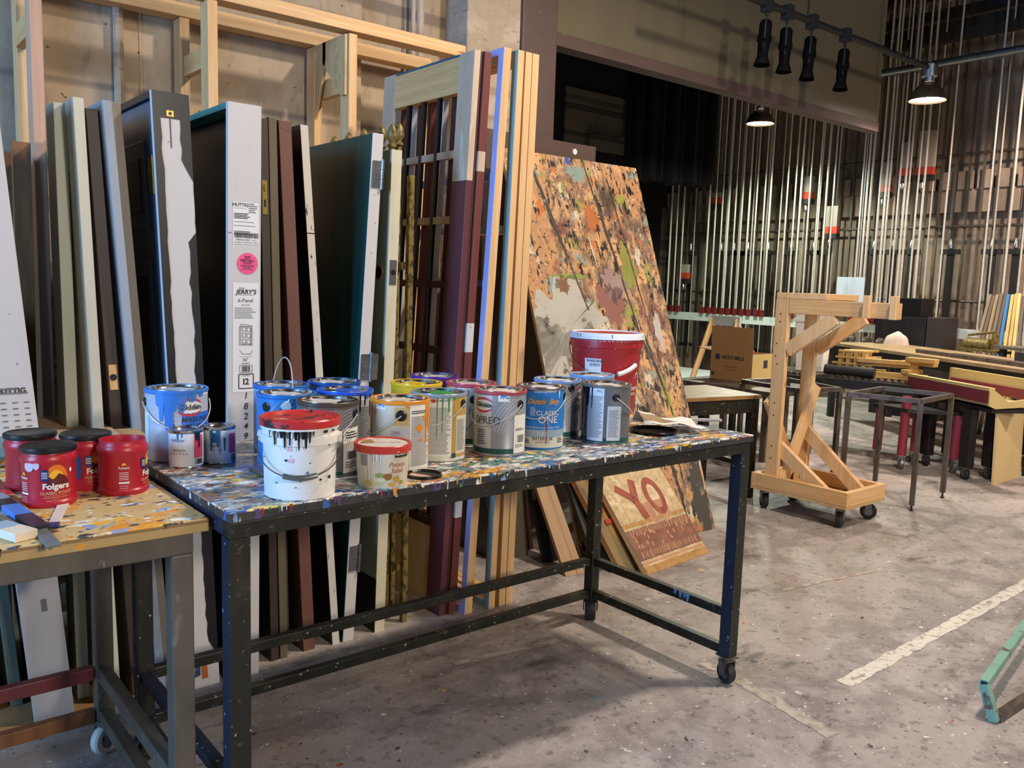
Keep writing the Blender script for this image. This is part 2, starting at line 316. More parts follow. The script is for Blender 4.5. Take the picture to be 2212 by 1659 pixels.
# ------------------------------------------------------------------ timber rack against the wall
rk = E('timber_rack', 'pale raw timber storage rack standing behind the doors against the concrete wall', 'rack', (1.7, 3.95, 0))
def rpart(name, m='pine'): return MB(m)
for (xf, xr, zt) in ((.712, .72, 2.57), (1.387, 1.376, 2.57), (2.062, 2.04, 2.565)):
    MB('pink_fir' if xf < 1 else 'pine').box(xf-.022, xf+.022, 3.78, 3.868, 0, zt+.0).build('post', rk, .003)
    MB('pine').box(xr-.022, xr+.022, 4.10, 4.188, 0, 2.56).build('post', rk, .003)
    MB('pine_y').box(xf-.019, xf+.019, 3.87, 4.098, 2.30, 2.389).build('cross_piece', rk, .003)
MB('pine_x').box(.2, 2.72, 3.775, 3.868, 2.575, 2.634).build('beam', rk, .003)
MB('pine_x').box(.2, 2.72, 4.10, 4.188, 2.563, 2.624).build('beam', rk, .003)
g = MB('plywood'); g.add([(2.036, 3.79, 2.56), (2.036, 3.79, 2.28), (2.036, 3.83, 2.28), (2.036, 4.02, 2.46), (2.036, 4.02, 2.56)], [(0, 1, 2, 3, 4)])
g.v = g.v+[v+Vector((-.014, 0, 0)) for v in g.v]; g.f += [[9, 8, 7, 6, 5]]+[[i, (i+1) % 5, (i+1) % 5+5, i+5] for i in range(5)]; g.mi += [0]*6; g.sm += [False]*6
g.build('gusset', rk)
g = MB('plywood'); g.v = [Vector(v) for v in ((2.036, 4.185, 2.56), (2.036, 4.185, 2.18), (2.036, 4.10, 2.2), (2.036, 3.99, 2.47), (2.036, 3.99, 2.56))]; g.mats = ['plywood']; g.f = [[4, 3, 2, 1, 0]]; g.mi = [0]; g.sm = [False]
g.v = g.v+[v+Vector((-.014, 0, 0)) for v in g.v]; g.f += [[5, 6, 7, 8, 9]]+[[i, i+5, (i+1) % 5+5, (i+1) % 5] for i in range(5)]; g.mi += [0]*6; g.sm += [False]*6
g.build('gusset', rk)
# ------------------------------------------------------------------ doors and frames standing on edge
def shear(X, Y, z, k, m=0): return Matrix(((1, 0, k, X), (0, 1, m, Y), (0, 0, 1, z), (0, 0, 0, 1)))
class Slab:
    """a leaning upright board: local x across its front edge, y back towards the wall, z up"""
    def __init__(s, name, label, cat, xt, xb, w, h, yb, yt, d, group=None, z=0):
        s.k = (xt-xb)/h; s.m = (yt-yb)/h; s.w = w; s.h = h; s.d = d; s.zm = lambda z: z; s.ts = 1; s.x = shear(xb, yb, z, s.k, s.m)
        s.e = E(name, label, cat, (xb, yb, z), group=group)
    def box(s, part, x0, x1, y0, y1, z0, z1, m, parent=None, bevel=.002):
        return MB(m).box(x0, x1, y0, y1, z0, z1, None, s.x).build(part, parent or s.e, bevel)
    def ft(s, mb, body, size, x, z, m, y=-.0016, **k):
        ftext(mb, body, size*s.ts, s.x @ Vector((x, y, s.zm(z))), (1, 0, 0), Vector((s.k, s.m, 1)).normalized(), m, **k)
    def fr(s, mb, x0, x1, z0, z1, m, y=-.001):
        mb.add([s.x @ Vector(v) for v in ((x0, y, s.zm(z0)), (x1, y, s.zm(z0)), (x1, y, s.zm(z1)), (x0, y, s.zm(z1)))], [(0, 1, 2, 3)], m)
DG = 'painted doors standing on edge in the timber rack'
mk('cream_door', '#cfc8ad', .5, 0, [('noise', (14, 14, 3), .5, .75, '#bfb797')])
mk('pale_sage', '#b9bfae', .5, 0, [('noise', (14, 14, 2), .5, .75, '#adb3a1')])
mk('pale_cream2', '#c9c6b4', .45, 0, [('noise', (14, 14, 2), .5, .75, '#bcb8a3')])
mk('door_black', '#1b1a1d', .35, 0, [('noise', (10, 10, 3), .5, .8, '#262528'), ('spots', 14, .04, .03, '#7a7a80', 4)])
mk('door_navy', '#46586b', .22, 0, [('noise', (12, 12, 3), .5, .8, '#52657a'), ('spots', (9, 9, 6), .05, .035, '#a9b2bb', 4)])
mk('white_chip', '#cbc8c6', .5, 0, [('noise', (10, 10, 3), .55, .8, '#c1bebc'), ('spots', 11, .05, .035, '#77757a', 4), ('noise', (60, 60, 24), .70, .73, '#6a6460', 8)])
mk('dark_brown', '#3a2f2b', .5, 0, [('noise', (9, 9, 2), .5, .75, '#2f2623')])
mk('olive', '#5f5846', .55, 0, [('noise', (14, 14, 2), .5, .75, '#6f6245'), ('noise', (30, 30, 1.5), .62, .72, '#8b6f3f', 4)])
mk('maroon_brown', '#6f4a41', .5, 0, [('noise', (12, 12, 2), .5, .75, '#643f37')])
mk('green_door', '#1f5146', .3, 0, [('noise', (3, 9, .5), .42, .62, '#173c37'), ('noise', (3, 16, .6), .58, .7, '#2c6657', 4), ('spots', (10, 10, 8), .05, .035, '#c9d2cc', 5)])
mk('flaky_white', '#cfccc6', .6, 0, [('noise', (12, 12, 3), .5, .75, '#bdb9b2'), ('noise', (50, 50, 20), .64, .68, '#3a3332', 4)])
s = Slab('door', 'narrow pale grey green door, first of the rack from the left, set back behind the cream one', 'door', .596, .608, .036, 1.915, 2.93, 2.96, .11, DG, .008); s.box('panel', 0, .036, 0, .11, 0, 1.907, 'pale_sage')
s = Slab('door', 'tall pale cream door with bright blue-lit side, beside the dark edge with the bare latch plate', 'door', .628, .690, .031, 1.92, 2.85, 2.86, .34, DG, .008); s.box('panel', 0, .031, 0, .34, 0, 1.913, 'pale_cream2')
s = Slab('door', 'dark brown door edge with a bare wood latch plate and round hole', 'door', .672, .760, .036, 1.90, 2.86, 2.9, .54, DG); pa = s.box('panel', 0, .036, 0, .54, 0, 1.9, 'dark_brown')
pl = MB('pine'); pl.box(.006, .030, -.003, 0, 1.035, 1.115, None, s.x); pl.lathe([(.0105, 0), (.0105, .001)], 'door_black', 20, s.x @ Matrix.Translation((.018, -.004, 1.075)) @ Matrix.Rotation(pi/2, 4, 'X')); pl.build('latch_plate', s.e)
s = Slab('door', 'narrow grey blue door standing tight against the dark brown door edge', 'door', .710, .842, .027, 1.925, 2.86, 2.86, .74, DG); s.box('panel', 0, .027, 0, .74, 0, 1.925, P('9aa4b2', .5))
s = Slab('door', 'taupe grey door squeezed between the grey blue door and the half black frame', 'door', .738, .874, .03, 1.927, 2.9, 2.88, .76, DG); s.box('panel', 0, .03, 0, .76, 0, 1.927, P('8f8678', .55))
def strike(s, x, z): 
    b = MB('brass'); b.box(x-.011, x+.011, -.003, 0, z-.009, z+.009, None, s.x); b.lathe([(.005, 0), (.005, .001)], 'door_black', 14, s.x @ Matrix.Translation((x, -.004, z)) @ Matrix.Rotation(pi/2, 4, 'X')); return b.build('strike_plate', s.e)
def hinge(s, x, z, m='galv', side=0, y=-.002):
    """butt hinge on the front edge: leaf, knuckle, screw heads"""
    b = MB(m); b.box(x-.02, x+.018, y-.002, y, z-.05, z+.05, None, s.x)
    b.tube([s.x @ Vector((x+.021, y-.005, z-.056)), s.x @ Vector((x+.021, y-.005, z+.056))], .006, m, 10)
    for zz in (-.018, .018): b.tube([s.x @ Vector((x+.021, y-.005, z+zz-.001)), s.x @ Vector((x+.021, y-.005, z+zz+.001))], .0068, 'raw_steel', 10)
    if side: b.box(x+.024, x+.024+side, y-.001, y+.001, z-.05, z+.05, None, s.x)
    for i in (-.033, 0, .033): b.lathe([(.0045, 0), (.003, .0012)], 'raw_steel', 10, s.x @ Matrix.Translation((x-.008+(.006 if i == 0 else 0), y-.002, z+i)) @ Matrix.Rotation(pi/2, 4, 'X'))
    return b.build('hinge', s.e)
# half black, half white pre-hung unit
s = Slab('door_in_frame', 'pre-hung door in a jamb painted half black and half white, with a navy panelled face', 'door', .842, .916, .114, 1.97, 2.8, 2.82, .95, 'pre-hung doors in their frames')
j = MB('white_chip'); w_ = .114
j.box(0, w_, 0, .02, 0, 1.97, None, s.x)
R = random.Random(3); L_ = []; Rr = []
for i in range(60):
    z = 1.895-i*1.895/59
    L_.append((.024+R.uniform(-.003, .003)+(.006 if z < .7 else 0), z))
    r = .082 if z > 1.76 else (.082+(1.76-z)/.06*.033 if z > 1.70 else (.115 if z > 1.54 else (.086+R.uniform(0, .006) if z > .75 else (.080 if z > .17 else .080+(.17-z)*.5))))
    Rr.append((min(.1139, r+R.uniform(-.003, .003)), z))
fm = []
def colfill(cols, x_out, m):
    vs = []; 
    for (x, z) in cols: vs += [s.x @ Vector((x, -.0012, z)), s.x @ Vector((x_out, -.0012, z))]
    j.add(vs, [(2*i, 2*i+1, 2*i+3, 2*i+2) for i in range(len(cols)-1)], m)
colfill(L_[:36], 0, 'door_black'); colfill(Rr, w_, 'door_black')
j.add([s.x @ Vector(v) for v in ((0, -.0013, 1.89), (w_, -.0013, 1.89), (w_, -.0013, 1.97), (0, -.0013, 1.97))], [(0, 1, 2, 3)], 'door_black')
j.add([s.x @ Vector(v) for v in ((.05, -.0015, 1.80), (.053, -.0015, 1.80), (.053, -.0015, 1.9), (.05, -.0015, 1.9))], [(0, 1, 2, 3)], 'door_black')
j.add([s.x @ Vector(v) for v in ((.055, -.0015, .03), (.075, -.0015, .03), (.073, -.0015, .10), (.053, -.0015, .10))], [(0, 1, 2, 3)], P('b8622e', .6))
j.add([s.x @ Vector(v) for v in ((.03, -.0015, .04), (.05, -.0015, .045), (.05, -.0015, .09), (.035, -.0015, .085))], [(0, 1, 2, 3)], P('2f4468', .6))
j.box(0, w_, .93, .95, 0, 1.97, 'door_black', s.x); j.box(0, w_, .02, .93, 1.95, 1.97, 'door_black', s.x); j.build('jamb', s.e, .0015)
dp = MB('door_navy'); dp.box(.012, .05, .022, .928, .01, 1.948, None, s.x)
for (za, zb) in ((1.55, 1.83), (.98, 1.45), (.2, .86)):
    for ya in (.13, .52): dp.box(.004, .012, ya, ya+.30, za, zb, 'door_navy', s.x); dp.box(.001, .004, ya+.05, ya+.25, za+.05, zb-.05, 'door_black', s.x)
dp.build('panelled_door', s.e, .004)
strike(s, .052, 1.905)
b = MB('brass'); b.box(.006, .012, .03, .10, 1.66, 1.77, None, s.x); b.tube([s.x @ Vector((.002, .026, 1.655)), s.x @ Vector((.002, .026, 1.775))], .006, 'brass', 10); b.build('hinge', s.e)
# white pre-hung unit with the store stickers
s = Slab('door_in_frame', 'white pre-hung door jamb with store stickers, a round pink label and hand numbers', 'door', 1.083, 1.054, .113, 1.972, 2.79, 2.82, .95, 'pre-hung doors in their frames'); wj = s
j = MB('white_chip'); j.box(0, .113, 0, .02, 0, 1.972, None, s.x); j.box(0, .113, .93, .95, 0, 1.972, 'white_chip', s.x); j.box(0, .113, .02, .93, 1.952, 1.972, P('4f8f86', .6), s.x); j.build('jamb', s.e, .0015)
MB('door_black').box(.062, .105, .021, .929, .01, 1.95, None, s.x).build('panelled_door', s.e, .003)
mk('sticker', '#e4e3e2', .5, 0, [('noise', 9, .6, .8, '#d9d8d6')]); mk('ink', '#26262a', .6, 0, [('noise', 60, .6, .75, '#45454a')]); mk('ink_grey', '#6d6d72', .6, 0, [('noise', 60, .55, .75, '#87878c')]); mk('pink', '#f0568f', .5, 0, [('noise', 20, .6, .8, '#e64f86')])
s.zm = lambda z: 1.642+.785*(z-1.59); s.ts = .86
lb = MB('sticker')
s.fr(lb, .016, .106, 1.43, 1.602, 'sticker'); s.ft(lb, 'HUTTIG', .0175, .042, 1.59, 'ink', bold=1); s.ft(lb, 'BUILDING PRODUCTS', .005, .042, 1.576, 'ink_grey')
def rows(s, mb, x0, x1, z0, z1, n, m='ink_grey', fill=.45, seed=1):
    R = random.Random(seed); dz = (z1-z0)/n
    for i in range(n): s.fr(mb, x0, x0+(x1-x0)*R.uniform(.55, 1), z1-dz*(i+fill), z1-dz*i, m, -.0017)
rows(s, lb, .07, .102, 1.555, 1.598, 5); rows(s, lb, .02, .095, 1.53, 1.555, 4, 'ink', .5, 4); rows(s, lb, .02, .103, 1.488, 1.52, 2, 'ink_grey', .12, 5); rows(s, lb, .02, .1, 1.462, 1.48, 3, 'ink', .5, 7)
def barcode(s, mb, x0, x1, z0, z1, seed=2):
    R = random.Random(seed); x = x0
    while x < x1: wd = R.choice((.0008, .0014, .0022)); s.fr(mb, x, min(x+wd, x1), z0, z1, 'ink', -.0017); x += wd+R.choice((.0009, .0015))
barcode(s, lb, .02, .104, 1.452, 1.474); s.fr(lb, .016, .106, 1.425, 1.45, 'sticker', -.0012); s.ft(lb, '57804164-7876  1 of 2', .0092, .061, 1.4435, 'ink', bold=.6); s.ft(lb, "ML JERRYS MCKENZIE YIELD", .0076, .061, 1.4325, 'ink')
lb.build('shipping_label', s.e)
lb = MB('pink'); c = s.x @ Vector((.066, -.0014, s.zm(1.344))); uz = Vector((s.k, s.m, 1)).normalized()
n = 40; lb.add([c+Vector((1, 0, 0))*.036*cos(2*pi*i/n)+uz*.036*sin(2*pi*i/n) for i in range(n)], [tuple(range(n))], 'pink')
for t, sz, z in (('WE', .015, 1.37), ('INSTALL', .0145, 1.357), ('DOORS', .010, 1.346), ('WE PROFESSIONALLY INSTALL', .004, 1.337), ('DOORS & WINDOWS', .0055, 1.332), ('DEPARTMENT', .0055, 1.325), ('FOR INSTALLATION DETAILS', .004, 1.318)): s.ft(lb, t, sz, .066, z, 'ink', -.0022, bold=1)
lb.build('round_sticker', s.e)['label'] = 'round pink sticker'
lb = MB('sticker'); s.fr(lb, .016, .108, .79, 1.262, 'sticker'); s.ft(lb, "JERRY'S", .025, .062, 1.222, 'ink', bold=1.2, shear=.15)
s.fr(lb, .036, .092, 1.2085, 1.2098, 'ink_grey', -.0017); s.fr(lb, .036, .056, 1.238, 1.2405, 'ink', -.0017)
s.ft(lb, '6-Panel', .021, .06, 1.186, 'ink_grey', bold=.6); s.ft(lb, 'Smooth', .011, .06, 1.167, 'ink_grey'); rows(s, lb, .022, .1, 1.105, 1.155, 6, 'ink_grey', .35, 11)
def ln(s, mb, a, b, wd=.0009, m='ink_grey'):
    a = s.x @ Vector((a[0], -.0018, s.zm(a[1]))); b = s.x @ Vector((b[0], -.0018, s.zm(b[1]))); d = (b-a).normalized(); p = d.cross(Vector((0, -1, 0)))*wd
    mb.add([a-p, b-p, b+p, a+p], [(0, 1, 2, 3)], m)
def rc(x0, z0, x1, z1, sk=0):
    for q in (((x0, z0), (x1, z0+sk)), ((x1, z0+sk), (x1, z1+sk)), ((x1, z1+sk), (x0, z1)), ((x0, z1), (x0, z0))): ln(s, lb, *q)
rc(.044, 1.0, .083, 1.085, -.008); rc(.039, .995, .079, 1.075)
for zz in (1.004, 1.03, 1.056): rc(.05, zz, .061, zz+.018, -.003); rc(.065, zz-.003, .077, zz+.015, -.003)
ln(s, lb, (.04, .972), (.05, .956)); ln(s, lb, (.05, .956), (.078, .955)); ln(s, lb, (.078, .955), (.084, .97))
s.ft(lb, 'Rough Opening 38"x82.5"', .005, .06, .945, 'ink_grey'); s.ft(lb, '36"', .017, .06, .930, 'ink_grey', bold=1); s.ft(lb, '1634810', .01, .06, .914, 'ink_grey', bold=.6)
rc(.04, .876, .084, .906); barcode(s, lb, .048, .076, .879, .903, 5)
for a in ((.038, .808), (.087, .808)): pass
for q in (((.037, .806), (.088, .806)), ((.088, .806), (.088, .868)), ((.088, .868), (.037, .868)), ((.037, .868), (.037, .806))): ln(s, lb, *q, wd=.0016, m='ink')
s.ft(lb, 'LOCATER #', .006, .062, .861, 'ink', bold=.5); s.ft(lb, 'I2', .034, .062, .834, 'ink', bold=1.4)
lb.build('product_label', s.e)
hw = MB('ink')
for ch, z in zip('18249', (.773, .727, .683, .639, .595)): s.ft(hw, ch, .036, .062, z, 'ink', bold=.3, shear=.12)
hw.build('hand_numbers', s.e)
b = MB('raw_steel'); b.tube([s.x @ Vector((.118, .01, .50)), s.x @ Vector((.118, .01, .61))], .006); b.box(.113, .117, .005, .04, .505, .605, None, s.x); b.build('hinge', s.e)
# dark slabs right of it
s = Slab('door', 'dark brown door with a brass mortise lock, right of the white stickered jamb', 'door', 1.205, 1.240, .031, 1.942, 2.85, 2.86, .8, DG); s.box('panel', 0, .031, 0, .8, 0, 1.942, 'dark_brown')
b = MB('brass'); b.box(.004, .022, -.003, 0, 1.62, 1.735, None, s.x); b.box(.009, .017, -.012, -.003, 1.70, 1.72, None, s.x); b.box(.009, .017, -.0035, -.003, 1.645, 1.67, 'door_black', s.x); b.build('mortise_lock', s.e)
s = Slab('door', 'olive brown door edge with wood grain, between the brass lock and the maroon door', 'door', 1.238, 1.276, .030, 1.949, 2.85, 2.86, .8, DG); s.box('panel', 0, .03, 0, .8, 0, 1.949, 'olive')
s = Slab('board', 'short dark grey board low down between the olive door and the maroon door', 'board', 1.290, 1.318, .018, 1.15, 2.90, 2.9, .6); s.box('panel', 0, .018, 0, .6, 0, 1.15, P('4d4a44', .6))
s = Slab('door', 'maroon brown door edge with three screw heads near its top', 'door', 1.274, 1.374, .047, 1.945, 2.86, 2.86, .8, DG); s.box('panel', 0, .047, 0, .8, 0, 1.945, 'maroon_brown')
b = MB('steel')
for i, x in enumerate((.01, .024, .038)): b.lathe([(.003, 0), (.002, .001)], 'steel', 10, s.x @ Matrix.Translation((x, -.001, 1.92-i*.002)) @ Matrix.Rotation(pi/2, 4, 'X'))
b.build('screw_heads', s.e)
s = Slab('door', 'black faced door with a flaky white edge leaning hard against the green door', 'door', 1.374, 1.490, .029, 1.947, 2.85, 2.9, .8, DG)
b = MB('door_black'); b.box(0, .029, .004, .8, 0, 1.947, None, s.x); b.box(0, .029, 0, .004, 0, 1.565, 'flaky_white', s.x); b.box(0, .029, 0, .004, 1.569, 1.947, 'flaky_white', s.x); b.build('panel', s.e)
s = Slab('door', 'dark green door with a white edge and steel hinges, leaning to the right', 'door', 1.645, 1.533, .047, 1.95, 2.85, 2.86, .8, DG); kd = s
b = MB('green_door'); b.box(0, .047, .002, .8, 0, 1.95, None, s.x); b.box(0, .047, 0, .002, 0, 1.95, 'white_chip', s.x); b.build('panel', s.e, .002)
hinge(s, .026, 1.80, 'steel'); hinge(s, .026, 1.075, 'galv', .03); hinge(s, .026, .33, 'galv')
s = Slab('door', 'cream door with a round knob hole and latch plate, beside the gold fence', 'door', 1.728, 1.680, .045, 1.90, 2.86, 2.86, .8, DG)
b = MB('cream_door'); b.box(0, .045, 0, .8, 0, 1.9, None, s.x); b.box(-.001, 0, .0, .8, 0, .22, 'dark_brown', s.x); b.build('panel', s.e, .002)
b = MB('steel'); b.box(.008, .038, -.003, 0, 1.39, 1.485, None, s.x); b.lathe([(.0105, 0), (.0105, .001)], 'door_black', 20, s.x @ Matrix.Translation((.023, -.004, 1.437)) @ Matrix.Rotation(pi/2, 4, 'X')); b.build('latch_plate', s.e)
b = MB('particle'); b.lathe([(.028, 0), (.028, .002), (.022, .002)], 'particle', 24, s.x @ Matrix.Translation((0, .065, 1.437)) @ Matrix.Rotation(-pi/2, 4, 'Y')); b.lathe([(.022, .0022), (0, .0022)], 'door_black', 24, s.x @ Matrix.Translation((0, .065, 1.437)) @ Matrix.Rotation(-pi/2, 4, 'Y')); b.build('knob_hole', s.e)
# gold fence
fn = E('gold_fence_panel', 'gold painted fence panel with spear finials, stored edge-on beside the cream door', 'fence', (1.82, 2.9, 0))
MB('gold_paint').box(1.823, 1.846, 2.88, 2.905, .0, 1.815).build('end_post', fn, .002)
for i, (x, y, zt) in enumerate(((1.812, 2.95, 1.93), (1.786, 2.955, 1.92), (1.80, 3.06, 1.93), (1.80, 3.20, 1.93), (1.80, 3.33, 1.93), (1.80, 3.46, 1.93))):
    b = MB('gold_paint').box(x-.009, x+.009, y-.009, y+.009, .03, zt)
    b.lathe([(.012, 0), (.019, .004), (.019, .012), (.011, .018), (.012, .024), (.021, .036), (.023, .05), (.017, .07), (.007, .088), (0, .094)], 'gold_paint', 12, Matrix.Translation((x, y, zt))).build('picket', fn)
for z in (.22, 1.45): MB('gold_paint').box(1.805, 1.82, 2.9, 3.5, z, z+.03).build('fence_rail', fn)
# see-through window and stretcher frames
mk('burgundy', '#5f3238', .45, 0, [('noise', (12, 12, 2), .5, .75, '#6d3d46'), ('spots', 18, .04, .03, '#b9a6a0', 4)])
mk('dk_burgundy', '#46241f', .5, 0, [('noise', (14, 14, 2), .5, .75, '#35201c')])
mk('red_brown', '#6e352c', .5, 0, [('noise', (14, 14, 2), .5, .75, '#5d2b25')])
mk('lavender', '#a9addd', .5, 0, [('noise', (14, 14, 3), .5, .75, '#9aa0d2')])
mk('teal_grey', '#7fa2a8', .5, 0, [('noise', (14, 14, 3), .5, .75, '#6d9098')])
mk('raw_wash', '#c9b198', .6, 0, [('noise', (9, 9, 2), .45, .7, '#b79b80'), ('noise', (5, 5, 1.2), .60, .66, '#d6cabb', 5)])
FG = 'tall open frames stored edge-on beside the gold fence'
s = Slab('window_sash', 'burgundy window frame with raw wood top and black glazing bars, right of gold fence', 'window frame', 2.105, 1.985, .042, 2.335, 2.85, 2.86, .70, FG)
b = MB('burgundy'); b.box(0, .03, 0, .105, 0, 1.82, 'burgundy', s.x); b.box(0, .03, 0, .105, 1.82, 2.335, 'raw_wash', s.x); b.box(.03, .042, 0, .105, 0, 2.335, 'dk_burgundy', s.x); b.build('stile', s.e, .002)
b = MB('raw_wash'); b.box(0, .042, .60, .70, 0, 2.335, 'raw_wash', s.x); b.build('stile', s.e, .002)
b = MB('raw_wash'); b.box(.002, .04, .105, .60, 2.18, 2.325, 'pine_y', s.x); b.box(.001, .041, .105, .60, 2.325, 2.335, P('2f5a6e', .6), s.x); b.build('top_rail', s.e)
MB('plywood').box(.002, .04, .105, .60, .03, .36, None, s.x).build('bottom_rail', s.e)
for i, z in enumerate((.36, .80, 1.10, 1.38, 1.65, 1.92)):
    MB('dk_burgundy' if i < 4 else 'raw_wash').box(.008, .036, .105, .60, z, z+.03, None, s.x).build('glazing_bar', s.e)
for y in (.24, .36, .48): MB('door_black').box(.004, .024, y, y+.018, .39, 2.18, None, s.x).build('glazing_bar', s.e)
s = Slab('window_sash', 'red brown window frame with a bare wood patch, tight behind the burgundy one', 'window frame', 2.150, 2.030, .035, 2.336, 2.84, 2.85, .70, FG)
b = MB('red_brown'); b.box(0, .035, 0, .09, 0, .42, 'red_brown', s.x); b.box(0, .035, 0, .09, .42, .60, 'flaky_white', s.x); b.box(0, .035, 0, .09, .60, 1.12, 'red_brown', s.x); b.box(0, .035, 0, .09, 1.12, 1.24, 'flaky_white', s.x); b.box(0, .035, 0, .09, 1.24, 1.86, 'red_brown', s.x); b.box(0, .035, 0, .09, 1.86, 1.94, 'raw_wash', s.x); b.box(0, .035, 0, .09, 1.94, 2.336, 'red_brown', s.x); b.build('stile', s.e, .002)
MB('red_brown').box(0, .035, .61, .70, 0, 2.336, None, s.x).build('stile', s.e)
for z in (.3, 2.24): MB('red_brown').box(0, .035, .09, .61, z, z+.09, None, s.x).build('rail', s.e)
for y, m in ((.19, 'dk_burgundy'), (.28, 'flaky_white'), (.37, 'red_brown'), (.45, 'dk_burgundy'), (.53, 'flaky_white')): MB(m).box(.004, .03, y, y+.03, .39, 2.24, None, s.x).build('glazing_bar', s.e)
def oframe(label, xt, xb, w, yb, d, lm, fm='pine', zs=(.9, 1.62), h=2.36):
    s = Slab('stretcher_flat', label, 'frame', xt, xb, w, h, yb, yb+.02, d, FG)
    for y0, y1 in ((0, .035), (d-.035, d)):
        b = MB(fm); b.box(.004, w, y0, y1, 0, h, fm, s.x); b.box(0, .004, y0, y1, 0, h, lm, s.x); b.build('stile', s.e, .0015)
    for z0, z1 in ((.0, .03), (h-.03, h)): 
        b = MB(fm); b.box(.004, w, .035, d-.035, z0, z1, 'pine_y', s.x); b.box(0, .004, .035, d-.035, z0, z1, lm, s.x); b.build('rail', s.e)
    for z in zs:
        b = MB(fm); b.box(.004, w-.004, .035, d-.035, z, z+.03, lm, s.x); b.build('cross_bar', s.e)
    return s
oframe('pine frame with lavender painted side, nearest the burgundy window frame', 2.222, 2.082, .040, 2.80, .74, 'lavender', zs=(.72, 1.39, 1.83))
oframe('pine frame with a teal grey painted side, second of the pale frames', 2.287, 2.203, .035, 2.79, .74, 'teal_grey', zs=(.80, 1.62))
oframe('raw pine frame third of the pale frames, with chipped white paint low down', 2.330, 2.262, .034, 2.79, .74, 'pine', zs=(.80, 1.62))
oframe('raw pine frame at the right end of the pale frames, with dowel plugs', 2.367, 2.300, .036, 2.79, .74, 'pine', zs=(.80, 1.62))
# far left group
cs = MB('kraft'); cs.box(.05, .815, 2.83, 3.75, .0, .007); o = solo(cs, 'cardboard_sheet', 'flat brown cardboard sheet lying on the floor under the leaning doors', 'cardboard')
s = Slab('door_in_frame', 'white pre-hung door jamb at the far left leaning outwards over the cardboard', 'door', .305, .468, .112, 1.95, 2.84, 2.80, .5, 'pre-hung doors in their frames', .008)
b = MB('white_chip'); b.box(0, .112, 0, .02, 0, 1.95, None, s.x); b.build('jamb', s.e, .0015); MB('door_black').box(.05, .095, .021, .5, .01, 1.94, None, s.x).build('panelled_door', s.e)
lb = MB('sticker'); s.ft(lb, 'HUTTIG', .022, .052, 1.047, 'ink', bold=1.6); rows(s, lb, .02, .10, 1.03, 1.055, 2, 'ink_grey', .35); 
for i in range(5):
    for x in (.03, .06, .09): s.fr(lb, x-.008, x+.006, 1.01-i*.018, 1.014-i*.018, 'ink_grey')
for i in range(9): s.fr(lb, .058+i*.0018, .0592+i*.0018, .36, .40, 'ink_grey')
lb.build('printed_label', s.e)
s = Slab('door', 'grey green slab leaning left of the white jamb at the picture edge', 'door', .335, .428, .035, 1.3, 3.0, 3.0, .5, None, .008); s.box('panel', 0, .035, 0, .5, 0, 1.3, P('6f7c70', .55))
s = Slab('board', 'pale board at the far left edge behind the table leg', 'board', .28, .36, .03, 1.0, 3.0, 3.0, .5, None, .008); s.box('panel', 0, .03, 0, .5, 0, 1.0, P('a79b90', .6))
s = Slab('board', 'orange brown stained board standing on the cardboard behind the white jamb', 'board', .59, .535, .055, 1.80, 3.38, 3.62, .025, None, .008); s.box('panel', 0, .06, 0, .025, 0, 1.86, 'brown_stain')
s = Slab('framed_panel', 'dark brown framed panel standing in the shade against the wall at far left', 'panel', .02, .02, .62, 1.84, 3.72, 3.74, .04, None, .008)
b = MB('brown_stain'); b.box(0, .62, 0, .04, 1.70, 1.83, None, s.x); b.box(0, .09, 0, .04, .0, 1.7, None, s.x); b.box(.53, .62, 0, .04, 0, 1.7, None, s.x); b.box(.09, .53, 0, .04, .95, 1.06, None, s.x); b.build('frame', s.e, .003)
MB('dark_brown').box(.09, .53, .012, .028, .0, 1.7, None, s.x).build('infill_panel', s.e)
# ------------------------------------------------------------------ boards leaning beyond the frames
def lean(name, label, cat, bl, br, tl, th, m, em=None, group=None, z=0.001):
    """a flat board: bottom-left, bottom-right, top-left corners of its front, thickness away from the viewer"""
    bl, br, tl = Vector(bl), Vector(br), Vector(tl); bl.z += z; br.z += z
    u = (br-bl).normalized(); v = (tl-bl); n = u.cross(v).normalized()
    if n.y < 0: n = -n
    W = (br-bl).length; Hh = v.length; v.normalize(); v = (v-u*v.dot(u)).normalized()
    M = Matrix(((u.x, n.x, v.x, bl.x), (u.y, n.y, v.y, bl.y), (u.z, n.z, v.z, bl.z), (0, 0, 0, 1)))
    o = bpy.data.objects.new(name, None); COL.objects.link(o); o.matrix_world = M; ORG[o.name] = Vector(); tag(o, label, cat, group)
    b = MB(m); b.box(0, W, 0, .0012, 0, Hh); 
    b.box(0, W, .0012, th, 0, Hh, em or m); b.build('board', o, 0, False)
    return o, W, Hh
